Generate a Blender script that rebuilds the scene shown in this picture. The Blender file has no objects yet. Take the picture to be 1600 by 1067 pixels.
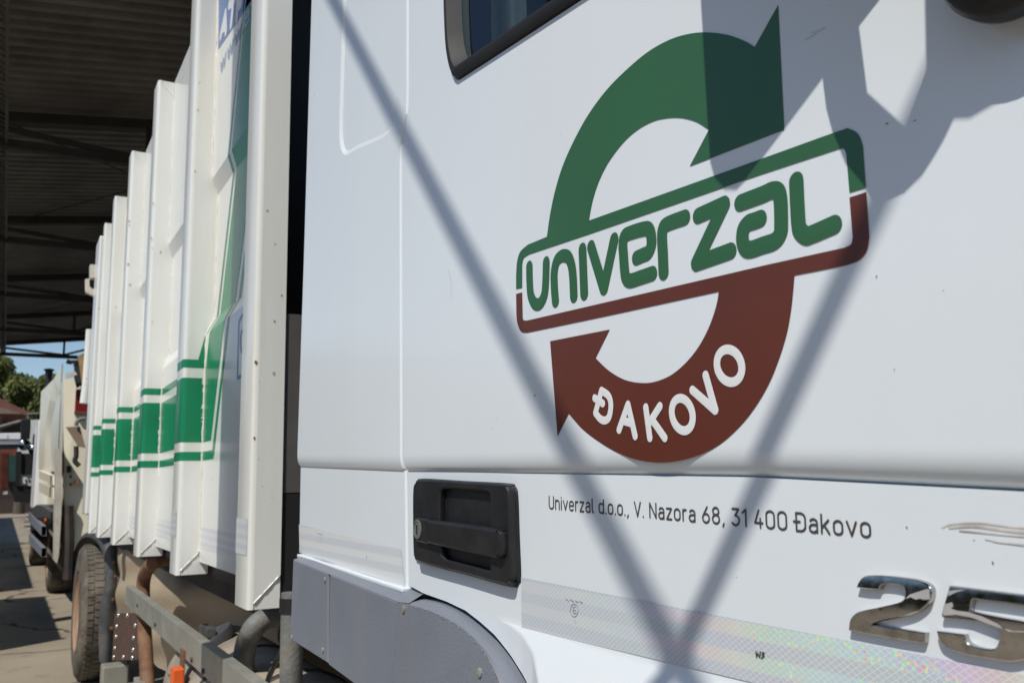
import bpy, bmesh, math, random
import numpy as np
from mathutils import Vector, Matrix
random.seed(7)
SC = bpy.context.scene
COL = SC.collection

# ------------------------------------------------------------------ camera
F_PX = 1400.0
CX, CY = 800.0, 533.5
_v1 = np.array([7 - CX, 769 - CY, F_PX]); _d1 = _v1 / np.linalg.norm(_v1)
_vx = -170.0
_v2 = np.array([_vx, (-F_PX * F_PX - _v1[0] * _vx) / _v1[1], F_PX]); _up = _v2 / np.linalg.norm(_v2)
_n = np.cross(_d1, _up); _n /= np.linalg.norm(_n)
RW = np.array([-_d1, _n, _up])            # world axes expressed in camera axes
CAM = np.array([0.0, -0.56, 1.5])
cam_data = bpy.data.cameras.new('camera')
cam = bpy.data.objects.new('camera', cam_data); COL.objects.link(cam)
_r = RW @ np.array([1.0, 0, 0]); _u = -(RW @ np.array([0, 1.0, 0])); _b = -(RW @ np.array([0, 0, 1.0]))
cam.matrix_world = Matrix(((_r[0], _u[0], _b[0], CAM[0]), (_r[1], _u[1], _b[1], CAM[1]),
                           (_r[2], _u[2], _b[2], CAM[2]), (0, 0, 0, 1)))
cam_data.sensor_width = 36.0
cam_data.lens = F_PX / 1600.0 * 36.0
cam_data.clip_start = 0.05
cam_data.clip_end = 1500
cam_data.dof.use_dof = True
cam_data.dof.focus_distance = 1.12
cam_data.dof.aperture_fstop = 12.0
SC.camera = cam

# ------------------------------------------------------------------ light
SUN = Vector((0.68, -1.0, 1.6)).normalized()
world = bpy.data.worlds.new('World'); SC.world = world
world.use_nodes = True
wn = world.node_tree.nodes; wl = world.node_tree.links
bg = wn['Background']
sky = wn.new('ShaderNodeTexSky'); sky.sky_type = 'NISHITA'; sky.sun_disc = False
sky.sun_elevation = math.asin(SUN.z); sky.sun_rotation = math.atan2(SUN.x, SUN.y)
sky.air_density = 1.0; sky.dust_density = 0.5; sky.ozone_density = 3.0
wl.new(sky.outputs[0], bg.inputs[0]); bg.inputs[1].default_value = 0.108
sl = bpy.data.lights.new('sun', 'SUN'); sl.energy = 4.0; sl.angle = math.radians(0.48); sl.color = (1.0, 0.955, 0.87)
so = bpy.data.objects.new('sun', sl); COL.objects.link(so)
so.rotation_euler = SUN.to_track_quat('Z', 'Y').to_euler()
so.location = (5, -9, 14)
SC.view_settings.view_transform = 'Standard'
SC.view_settings.look = 'None'
SC.view_settings.exposure = 0.0
SC.view_settings.gamma = 1.0
SC.view_settings.use_curve_mapping = False

# ------------------------------------------------------------------ picture -> world helpers
def ray(px, py): return RW @ np.array([(px - CX) / F_PX, (py - CY) / F_PX, 1.0])
def at_y(px, py, Y=0.0):
    r = ray(px, py); return tuple(CAM + r * ((Y - CAM[1]) / r[1]))
def at_x(px, py, X):
    r = ray(px, py); return tuple(CAM + r * ((X - CAM[0]) / r[0]))
def xz(px, py, Y=0.0):
    p = at_y(px, py, Y); return (p[0], p[2])

# ------------------------------------------------------------------ mesh helpers
class MB:
    def __init__(s): s.v = []; s.f = []; s.mi = []
    def add(s, vs, fs, mi=0):
        o = len(s.v); s.v += [tuple(map(float, p)) for p in vs]
        s.f += [tuple(i + o for i in f) for f in fs]; s.mi += [mi] * len(fs); return s
    def quad(s, a, b, c, d, mi=0): return s.add([a, b, c, d], [(0, 1, 2, 3)], mi)
    def box(s, x0, x1, y0, y1, z0, z1, mi=0):
        vs = [(x, y, z) for x in (x0, x1) for y in (y0, y1) for z in (z0, z1)]
        return s.add(vs, [(0, 1, 3, 2), (4, 6, 7, 5), (0, 4, 5, 1), (2, 3, 7, 6), (0, 2, 6, 4), (1, 5, 7, 3)], mi)
    def bar(s, a, b, w, h=None, up=(0, 0, 1), mi=0):
        h = h or w; a = Vector(a); b = Vector(b); d = (b - a).normalized(); up = Vector(up)
        if abs(d.dot(up)) > 0.98: up = Vector((1, 0, 0))
        s1 = d.cross(up).normalized(); u1 = s1.cross(d).normalized()
        vs = []
        for p in (a, b):
            for i, j in ((-1, -1), (1, -1), (1, 1), (-1, 1)):
                vs.append(p + s1 * (i * w / 2) + u1 * (j * h / 2))
        return s.add(vs, [(0, 3, 2, 1), (4, 5, 6, 7), (0, 1, 5, 4), (1, 2, 6, 5), (2, 3, 7, 6), (3, 0, 4, 7)], mi)
    def tube(s, pts, r, n=12, cap=True, mi=0):
        pts = [Vector(p) for p in pts]; rs = r if isinstance(r, (list, tuple)) else [r] * len(pts)
        rings = []; prev = None
        for i, p in enumerate(pts):
            t = (pts[min(i + 1, len(pts) - 1)] - pts[max(i - 1, 0)]).normalized()
            if prev is None:
                a = Vector((0, 0, 1)) if abs(t.z) < 0.9 else Vector((1, 0, 0))
                prev = t.cross(a).normalized()
            prev = (prev - t * prev.dot(t)).normalized(); q = t.cross(prev)
            rings.append([p + (prev * math.cos(2 * math.pi * k / n) + q * math.sin(2 * math.pi * k / n)) * rs[i] for k in range(n)])
        vs = [v for rg in rings for v in rg]; fs = []
        for i in range(len(rings) - 1):
            for k in range(n):
                fs.append((i * n + k, i * n + (k + 1) % n, (i + 1) * n + (k + 1) % n, (i + 1) * n + k))
        if cap: fs += [tuple(range(n))[::-1], tuple((len(rings) - 1) * n + k for k in range(n))]
        return s.add(vs, fs, mi)
    def lathe(s, c, axis, prof, n=32, mi=0):
        # prof: list of (radius, along-axis)
        ax = Vector(axis).normalized(); a = Vector((0, 0, 1)) if abs(ax.z) < 0.9 else Vector((1, 0, 0))
        p = ax.cross(a).normalized(); q = ax.cross(p); c = Vector(c); vs = []; fs = []
        for r, t in prof:
            for k in range(n):
                th = 2 * math.pi * k / n
                vs.append(c + ax * t + (p * math.cos(th) + q * math.sin(th)) * r)
        for i in range(len(prof) - 1):
            for k in range(n):
                fs.append((i * n + k, i * n + (k + 1) % n, (i + 1) * n + (k + 1) % n, (i + 1) * n + k))
        return s.add(vs, fs, mi)
    def build(s, name, mats, parent=None, smooth=None, fix=True, bevel=None):
        if not isinstance(mats, (list, tuple)): mats = [mats]
        me = bpy.data.meshes.new(name)
        off = parent_loc(parent)
        me.from_pydata([(v[0] - off[0], v[1] - off[1], v[2] - off[2]) for v in s.v], [], s.f)
        for m in mats: me.materials.append(m)
        if len(mats) > 1: me.polygons.foreach_set('material_index', s.mi)
        if fix:
            bm = bmesh.new(); bm.from_mesh(me); bmesh.ops.recalc_face_normals(bm, faces=bm.faces); bm.to_mesh(me); bm.free()
        if smooth is not None:
            me.shade_smooth()
            me.set_sharp_from_angle(angle=math.radians(smooth))
        me.update()
        o = bpy.data.objects.new(name, me); COL.objects.link(o)
        if parent is not None: o.parent = parent
        if bevel:
            md = o.modifiers.new('bevel', 'BEVEL'); md.width = bevel; md.segments = 2; md.limit_method = 'ANGLE'; md.angle_limit = math.radians(40)
        return o

def parent_loc(p):
    l = Vector((0, 0, 0))
    while p is not None: l = l + Vector(p.location); p = p.parent
    return l
def thing(name, label, cat, loc=(0, 0, 0), group=None):
    o = bpy.data.objects.new(name, None); COL.objects.link(o); o.location = loc
    o.empty_display_size = 0.3
    o['label'] = label; o['category'] = cat
    if group: o['group'] = group
    return o
def tag(o, label, cat, group=None):
    o['label'] = label; o['category'] = cat
    if group: o['group'] = group
    return o
def copy_part(o, parent, loc):
    c = o.copy(); COL.objects.link(c); c.parent = parent; c.location = loc
    return c

def catmull(p0, p1, p2, p3, n):
    out = []
    for i in range(n):
        t = i / n
        out.append(tuple(0.5 * ((2 * b) + (-a + c) * t + (2 * a - 5 * b + 4 * c - d) * t * t + (-a + 3 * b - 3 * c + d) * t ** 3)
                         for a, b, c, d in zip(p0[:2], p1[:2], p2[:2], p3[:2])))
    return out
def smooth_poly(pts, closed=True, n=6):
    """Catmull-Rom through pts; a point with a third element is a sharp corner"""
    N = len(pts); out = []
    cor = [len(p) > 2 for p in pts]
    rng = range(N) if closed else range(N - 1)
    for i in rng:
        a, b = pts[i], pts[(i + 1) % N]
        if closed:
            p0 = pts[i - 1]; p3 = pts[(i + 2) % N]
        else:
            p0 = pts[i - 1] if i > 0 else a; p3 = pts[i + 2] if i + 2 < N else b
        if cor[i]: p0 = tuple(2 * u - w for u, w in zip(a[:2], b[:2]))
        if cor[(i + 1) % N]: p3 = tuple(2 * u - w for u, w in zip(b[:2], a[:2]))
        if cor[i] and cor[(i + 1) % N]: out.append(tuple(a[:2]))
        else: out += catmull(p0, a, b, p3, n)
    if not closed: out.append(tuple(pts[-1][:2]))
    return out
def inset(poly, d):
    P = [Vector(p) for p in poly]; N = len(P)
    area = sum(P[i].x * P[(i + 1) % N].y - P[(i + 1) % N].x * P[i].y for i in range(N))
    sg = 1 if area > 0 else -1; out = []
    for i in range(N):
        e1 = (P[i] - P[i - 1]); e2 = (P[(i + 1) % N] - P[i])
        if e1.length < 1e-9 or e2.length < 1e-9: out.append(tuple(P[i])); continue
        e1.normalize(); e2.normalize()
        n1 = Vector((-e1.y, e1.x)) * sg; n2 = Vector((-e2.y, e2.x)) * sg
        m = n1 + n2
        if m.length < 1e-6: m = n1
        m.normalize(); k = min(1.0 / max(m.dot(n1), 0.45), 2.0)
        out.append(tuple(P[i] + m * (d * k)))
    return out
def fill_bm(loops, y, z3=None):
    """flat filled polygon (first loop) with holes in the XZ plane at depth y -> (verts, faces)"""
    bm = bmesh.new(); es = []
    for lp in loops:
        vs = [bm.verts.new((p[0], y, p[1])) for p in lp]
        for i in range(len(vs)): es.append(bm.edges.new((vs[i], vs[(i + 1) % len(vs)])))
    bmesh.ops.triangle_fill(bm, use_beauty=True, use_dissolve=False, edges=es, normal=(0, -1, 0))
    bm.verts.index_update(); bm.normal_update()
    fl = [f for f in bm.faces if f.normal.y > 0]
    if fl: bmesh.ops.reverse_faces(bm, faces=fl)
    V = [tuple(v.co) for v in bm.verts]; Fs = [tuple(v.index for v in f.verts) for f in bm.faces]
    bm.free(); return V, Fs
def plate(mb, outer, y_front, y_back, holes=(), ch=0.0, mi=0):
    """extruded outline in the XZ plane, chamfered at the front edge"""
    loops = [inset(outer, ch) if ch else outer] + [inset(h, -ch) if ch else h for h in holes]
    V, Fs = fill_bm(loops, y_front); mb.add(V, Fs, mi)
    for k, base in enumerate([outer] + list(holes)):
        rows = [[(p[0], y_front, p[1]) for p in loops[k]]]
        if ch: rows.append([(p[0], y_front + ch, p[1]) for p in base])
        rows.append([(p[0], y_back, p[1]) for p in base])
        n = len(base)
        for a, b in zip(rows[:-1], rows[1:]):
            mb.add(a + b, [(i, (i + 1) % n, n + (i + 1) % n, n + i) for i in range(n)], mi)
    return mb
def ribbon(mb, pts, w, y, h=0.00012, mi=0):
    """stroke of half-width w with round ends, a slightly domed film lying at depth y"""
    P = [Vector(p) for p in pts]
    Q = [P[0]]
    for p in P[1:]:
        if (p - Q[-1]).length > 1e-6: Q.append(p)
    P = Q; S = []
    def dirn(i):
        a = P[max(i - 1, 0)]; b = P[min(i + 1, len(P) - 1)]; return (b - a).normalized()
    t0 = (P[1] - P[0]).normalized(); t1 = (P[-1] - P[-2]).normalized()
    for k in range(5):
        a = (1 - k / 5) * math.pi / 2; S.append((P[0] - t0 * (w * math.sin(a)), t0, w * math.cos(a)))
    for i in range(len(P)):
        if 0 < i < len(P) - 1:
            a = (P[i] - P[i - 1]).normalized(); b = (P[i + 1] - P[i]).normalized()
            t = (a + b)
            t = t.normalized() if t.length > 1e-6 else a
            c = max(t.dot(a), 0.6)
            ang = a.angle(b)
            if ang > 0.6:
                S.append((P[i], a, w))
                for q in range(1, 6):
                    tt = (a * (1 - q / 6) + b * (q / 6)).normalized(); S.append((P[i], tt, w))
                S.append((P[i], b, w))
            else: S.append((P[i], t, w / c if c < 1 else w))
        else: S.append((P[i], dirn(i), w))
    for k in range(1, 6):
        a = k / 5 * math.pi / 2; S.append((P[-1] + t1 * (w * math.sin(a)), t1, w * math.cos(a)))
    vs = []; fs = []
    prof = [(-1, 0), (-0.5, .75), (0, 1), (0.5, .75), (1, 0)]
    for c, t, ww in S:
        nrm = Vector((-t.y, t.x))
        for s_, hh in prof:
            q = c + nrm * (ww * s_); vs.append((q.x, y - hh * h * (ww / w if w else 1), q.y))
    for i in range(len(S) - 1):
        for k in range(4): fs.append((i * 5 + k, i * 5 + k + 1, (i + 1) * 5 + k + 1, (i + 1) * 5 + k))
    return mb.add(vs, fs, mi)
def arc(cx, cy, rx, ry, a0, a1, n=10):
    return [(cx + rx * math.cos(math.radians(a0 + (a1 - a0) * i / n)), cy + ry * math.sin(math.radians(a0 + (a1 - a0) * i / n))) for i in range(n + 1)]

# ------------------------------------------------------------------ materials
def mat(name, col, rough=0.5, metal=0.0, var=0.06, scale=6.0, bump=0.0, bscale=60.0, spec=0.5, coat=0.0,
        dirt=None, dirt_amt=0.0, dirt_scale=3.0, specks=None, speck_scale=14.0, speck_size=0.06, streak=False, rough_var=0.0):
    m = bpy.data.materials.new(name); m.use_nodes = True
    N = m.node_tree.nodes; L = m.node_tree.links; b = N['Principled BSDF']
    b.inputs['Roughness'].default_value = rough; b.inputs['Metallic'].default_value = metal
    b.inputs['Specular IOR Level'].default_value = spec
    if coat: b.inputs['Coat Weight'].default_value = coat; b.inputs['Coat Roughness'].default_value = 0.08
    tc = N.new('ShaderNodeTexCoord')
    def noise(sc, det=4.0, vec=None, rgh=0.55):
        t = N.new('ShaderNodeTexNoise'); t.inputs['Scale'].default_value = sc; t.inputs['Detail'].default_value = det
        t.inputs['Roughness'].default_value = rgh
        L.new(vec or tc.outputs['Object'], t.inputs['Vector']); return t.outputs['Fac']
    def ramp(f, a, c):
        r = N.new('ShaderNodeMapRange'); r.inputs['From Min'].default_value = a; r.inputs['From Max'].default_value = c
        r.clamp = True; L.new(f, r.inputs['Value']); return r.outputs['Result']
    def mix(fac, a, c):
        x = N.new('ShaderNodeMix'); x.data_type = 'RGBA'
        if hasattr(fac, 'links'): L.new(fac, x.inputs[0])
        else: x.inputs[0].default_value = fac
        for s_, v in ((6, a), (7, c)):
            if hasattr(v, 'links'): L.new(v, x.inputs[s_])
            else: x.inputs[s_].default_value = (*v, 1)
        return x.outputs[2]
    lo = tuple(max(0, c * (1 - var)) for c in col); hi = tuple(min(1, c * (1 + var)) for c in col)
    out = mix(ramp(noise(scale), .3, .7), lo, hi)
    if dirt is not None:
        vec = tc.outputs['Object']
        if streak:
            mp = N.new('ShaderNodeMapping'); mp.inputs['Scale'].default_value = (1, 1, .12); L.new(vec, mp.inputs['Vector']); vec = mp.outputs[0]
        d = ramp(noise(dirt_scale, 8.0, vec, .65), .48, .75)
        mm = N.new('ShaderNodeMath'); mm.operation = 'MULTIPLY'; L.new(d, mm.inputs[0]); mm.inputs[1].default_value = dirt_amt
        out = mix(mm.outputs[0], out, dirt)
    if specks is not None:
        vo = N.new('ShaderNodeTexVoronoi'); vo.inputs['Scale'].default_value = speck_scale; L.new(tc.outputs['Object'], vo.inputs['Vector'])
        s_ = ramp(vo.outputs['Distance'], speck_size, speck_size * .35)
        g = ramp(noise(speck_scale * .4, 2.0), .56, .6)
        mm = N.new('ShaderNodeMath'); mm.operation = 'MULTIPLY'; L.new(s_, mm.inputs[0]); L.new(g, mm.inputs[1])
        out = mix(mm.outputs[0], out, specks)
    L.new(out, b.inputs['Base Color'])
    if rough_var:
        r = N.new('ShaderNodeMapRange'); L.new(noise(scale * 2.3, 6.0), r.inputs['Value'])
        r.inputs['From Min'].default_value = .3; r.inputs['From Max'].default_value = .7
        r.inputs['To Min'].default_value = max(.02, rough - rough_var); r.inputs['To Max'].default_value = min(1, rough + rough_var)
        L.new(r.outputs['Result'], b.inputs['Roughness'])
    if bump:
        bp = N.new('ShaderNodeBump'); bp.inputs['Strength'].default_value = bump; bp.inputs['Distance'].default_value = 0.01
        L.new(noise(bscale, 6.0), bp.inputs['Height']); L.new(bp.outputs[0], b.inputs['Normal'])
    return m

M = {}
M['cab'] = mat('cab_paint', (.730, .780, .815), .20, var=.012, scale=2.5, spec=.45, bump=.015, bscale=4.0, dirt=(.55, .54, .5), dirt_amt=.10, dirt_scale=2.2, streak=True,
               specks=(.25, .22, .18), speck_scale=16, speck_size=.035)
M['body'] = mat('body_paint', (.775, .785, .755), .22, var=.02, scale=3, spec=.5, bump=.03, bscale=9, dirt=(.60, .55, .43), dirt_amt=.42, dirt_scale=3.5, streak=True,
                specks=(.34, .17, .06), speck_scale=13, speck_size=.085)
M['weld'] = mat('weld_bead', (.76, .74, .68), .45, var=.08, scale=40, bump=.4, bscale=120)
M['green_film'] = mat('green_logo_film', (.034, .122, .050), .30, var=.05, scale=9, spec=.5, bump=.01, bscale=12)
M['brown_film'] = mat('brown_logo_film', (.118, .030, .017), .34, var=.07, scale=9, spec=.5)
M['white_film'] = mat('white_logo_film', (.76, .77, .775), .34, var=.01)
M['faint_print'] = mat('faint_grey_print', (.33, .32, .31), .5, var=.05)
M['dark_print'] = mat('dark_grey_print', (.062, .056, .054), .5, var=.05)
M['stripe'] = mat('green_stripe_film', (.010, .235, .105), .25, var=.07, scale=7, spec=.5, dirt=(.02, .12, .06), dirt_amt=.35, dirt_scale=6)
M['blue_film'] = mat('blue_sticker', (.10, .18, .42), .3, var=.04)
M['pale_blue'] = mat('pale_blue_print', (.35, .42, .6), .35, var=.03)
M['black_plastic'] = mat('black_plastic', (.013, .013, .0145), .42, var=.25, scale=14, bump=.12, bscale=450, spec=.45, dirt=(.05, .05, .05), dirt_amt=.35, dirt_scale=10, rough_var=.08,
                         specks=(.22, .22, .22), speck_scale=55, speck_size=.05)
M['rubber'] = mat('black_rubber', (.065, .067, .072), .48, var=.25, scale=8, bump=.15, bscale=40, dirt=(.2, .18, .15), dirt_amt=.6, dirt_scale=7)
M['seal'] = mat('window_seal_rubber', (.024, .024, .026), .6, var=.15, scale=20, bump=.02, bscale=200, spec=.3)
M['grey_plastic'] = mat('grey_skirt_plastic', (.180, .200, .240), .55, var=.09, scale=5, bump=.12, bscale=240, dirt=(.22, .21, .2), dirt_amt=.4, dirt_scale=9, streak=True,
                        specks=(.45, .45, .45), speck_scale=30, speck_size=.035)
M['chrome'] = mat('worn_chrome', (.47, .46, .445), .14, metal=1.0, var=.15, scale=60, dirt=(.12, .115, .11), dirt_amt=.7, dirt_scale=90, rough_var=.09)
M['scuff'] = mat('bare_grey_scuff', (.42, .40, .39), .6, var=.1, scale=40)
M['alloy'] = mat('galvanised_rail', (.42, .42, .37), .45, metal=.55, var=.12, scale=5, dirt=(.3, .27, .2), dirt_amt=.4, dirt_scale=6, rough_var=.1)
M['rust'] = mat('rusty_pipe', (.17, .085, .045), .8, var=.35, scale=18, bump=.4, bscale=90, dirt=(.27, .18, .11), dirt_amt=.6, dirt_scale=8)
M['rust_plate'] = mat('rusty_plate', (.065, .045, .036), .7, var=.3, scale=16, bump=.3, bscale=90, dirt=(.20, .055, .025), dirt_amt=.9, dirt_scale=14)
M['tarp'] = mat('tan_tarpaulin', (.37, .30, .21), .75, var=.12, scale=4, bump=.5, bscale=7, dirt=(.16, .12, .085), dirt_amt=.5, dirt_scale=4)
M['dusty'] = mat('dusty_tank', (.34, .30, .235), .6, var=.15, scale=5, dirt=(.14, .13, .12), dirt_amt=.6, dirt_scale=4)
M['exhaust'] = mat('grey_exhaust', (.14, .145, .14), .6, var=.3, scale=9, bump=.3, bscale=90, dirt=(.25, .21, .14), dirt_amt=.8, dirt_scale=8)
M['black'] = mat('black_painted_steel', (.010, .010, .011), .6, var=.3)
M['chassis'] = mat('dark_chassis', (.035, .03, .027), .7, var=.3, scale=6, dirt=(.10, .08, .06), dirt_amt=.5)
M['bulkhead'] = mat('grey_bulkhead', (.075, .073, .070), .6, var=.15, scale=5, dirt=(.16, .15, .13), dirt_amt=.3, specks=(.3, .13, .04), speck_scale=12, speck_size=.09)
M['bolt'] = mat('bright_bolt', (.6, .6, .6), .3, metal=.8, var=.1)
M['tyre'] = mat('dusty_tyre', (.085, .075, .061), .95, var=.45, scale=7, bump=.3, bscale=50, dirt=(.25, .21, .16), dirt_amt=1.0, dirt_scale=4)
M['rim'] = mat('tan_rim', (.32, .20, .13), .6, var=.15, scale=8)
M['orange'] = mat('orange_lens', (.75, .12, .02), .25, var=.08, scale=20)
M['cream'] = mat('cream_paint', (.78, .73, .58), .35, var=.05, scale=2, dirt=(.5, .45, .35), dirt_amt=.25, dirt_scale=2)
M['pale_cream'] = mat('pale_cream_paint', (.72, .70, .62), .35, var=.05, scale=2)
M['white'] = mat('white_paint', (.75, .75, .75), .4, var=.03)
M['dirty_white'] = mat('dirty_white', (.58, .55, .48), .5, var=.1, scale=5, dirt=(.28, .16, .08), dirt_amt=.5, dirt_scale=8)
M['red'] = mat('dark_red_lens', (.16, .012, .012), .3, var=.2, scale=9)
M['tan'] = mat('tan_board', (.33, .21, .10), .8, var=.2, scale=12, bump=.3)
M['brown_board'] = mat('brown_board', (.20, .145, .10), .7, var=.15)
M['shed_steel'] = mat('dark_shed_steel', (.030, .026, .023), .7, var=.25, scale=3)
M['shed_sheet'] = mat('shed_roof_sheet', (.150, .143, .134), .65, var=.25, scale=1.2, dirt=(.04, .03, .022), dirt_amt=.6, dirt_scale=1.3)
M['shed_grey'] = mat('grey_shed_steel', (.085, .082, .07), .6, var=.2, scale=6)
M['tile'] = mat('brown_roof', (.165, .062, .048), .7, var=.15, scale=2)
M['wood_dark'] = mat('dark_timber', (.045, .03, .025), .8, var=.3)
M['container_red'] = mat('red_brown_steel', (.17, .045, .022), .7, var=.25, scale=3)
M['green_bin'] = mat('dark_green_steel', (.016, .05, .040), .6, var=.2, scale=3)
M['bark'] = mat('bark', (.09, .07, .05), .9, var=.3, scale=8, bump=.5)
M['mirror'] = mat('mirror_glass', (.35, .36, .37), .15, metal=1.0, var=.02)
M['seat'] = mat('dark_blue_seat', (.022, .055, .085), .8, var=.15, scale=20)
M['curtain'] = mat('grey_pillar_trim', (.62, .64, .60), .7, var=.12, scale=12)
M['interior'] = mat('dark_cab_trim', (.02, .026, .024), .7, var=.2)

def curve_normal(m, zc0, k):
    N = m.node_tree.nodes; L = m.node_tree.links; b = N['Principled BSDF']
    tc = N.new('ShaderNodeTexCoord'); sp = N.new('ShaderNodeSeparateXYZ'); L.new(tc.outputs['Object'], sp.inputs[0])
    a = N.new('ShaderNodeMath'); a.operation = 'SUBTRACT'; L.new(sp.outputs[2], a.inputs[0]); a.inputs[1].default_value = zc0
    c = N.new('ShaderNodeMath'); c.operation = 'MULTIPLY'; L.new(a.outputs[0], c.inputs[0]); c.inputs[1].default_value = k
    v = N.new('ShaderNodeCombineXYZ'); L.new(c.outputs[0], v.inputs[2])
    g_ = N.new('ShaderNodeNewGeometry'); ad = N.new('ShaderNodeVectorMath'); ad.operation = 'ADD'; L.new(g_.outputs['Normal'], ad.inputs[0]); L.new(v.outputs[0], ad.inputs[1])
    nm = N.new('ShaderNodeVectorMath'); nm.operation = 'NORMALIZE'; L.new(ad.outputs[0], nm.inputs[0]); L.new(nm.outputs[0], b.inputs['Normal'])
curve_normal(M['chrome'], 1.404, 9.0)

def leaf_mat(name, c1, c2):
    m = bpy.data.materials.new(name); m.use_nodes = True; N = m.node_tree.nodes; L = m.node_tree.links; b = N['Principled BSDF']
    oi = N.new('ShaderNodeTexCoord'); nz = N.new('ShaderNodeTexNoise'); nz.inputs['Scale'].default_value = 1.1; nz.inputs['Detail'].default_value = 6
    L.new(oi.outputs['Object'], nz.inputs['Vector'])
    mr = N.new('ShaderNodeMapRange'); mr.inputs['From Min'].default_value = .35; mr.inputs['From Max'].default_value = .65; L.new(nz.outputs['Fac'], mr.inputs['Value'])
    x = N.new('ShaderNodeMix'); x.data_type = 'RGBA'; L.new(mr.outputs[0], x.inputs[0]); x.inputs[6].default_value = (*c1, 1); x.inputs[7].default_value = (*c2, 1)
    L.new(x.outputs[2], b.inputs['Base Color']); b.inputs['Roughness'].default_value = .7
    b.inputs['Transmission Weight'].default_value = 0.0
    return m
M['leaf'] = leaf_mat('willow_leaves', (.045, .065, .010), (.115, .13, .022))

def glass_mat():
    m = bpy.data.materials.new('tinted_glass'); m.use_nodes = True; N = m.node_tree.nodes; L = m.node_tree.links
    N.remove(N['Principled BSDF']); out = N['Material Output']
    gl = N.new('ShaderNodeBsdfGlossy'); gl.inputs['Roughness'].default_value = .02; gl.inputs['Color'].default_value = (.9, .95, 1, 1)
    tr = N.new('ShaderNodeBsdfTransparent'); tr.inputs['Color'].default_value = (.70, .78, .72, 1)
    fr = N.new('ShaderNodeFresnel'); fr.inputs['IOR'].default_value = 1.45
    mx = N.new('ShaderNodeMixShader'); L.new(fr.outputs[0], mx.inputs[0]); L.new(tr.outputs[0], mx.inputs[1]); L.new(gl.outputs[0], mx.inputs[2])
    L.new(mx.outputs[0], out.inputs[0]); return m
M['glass'] = glass_mat()

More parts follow.
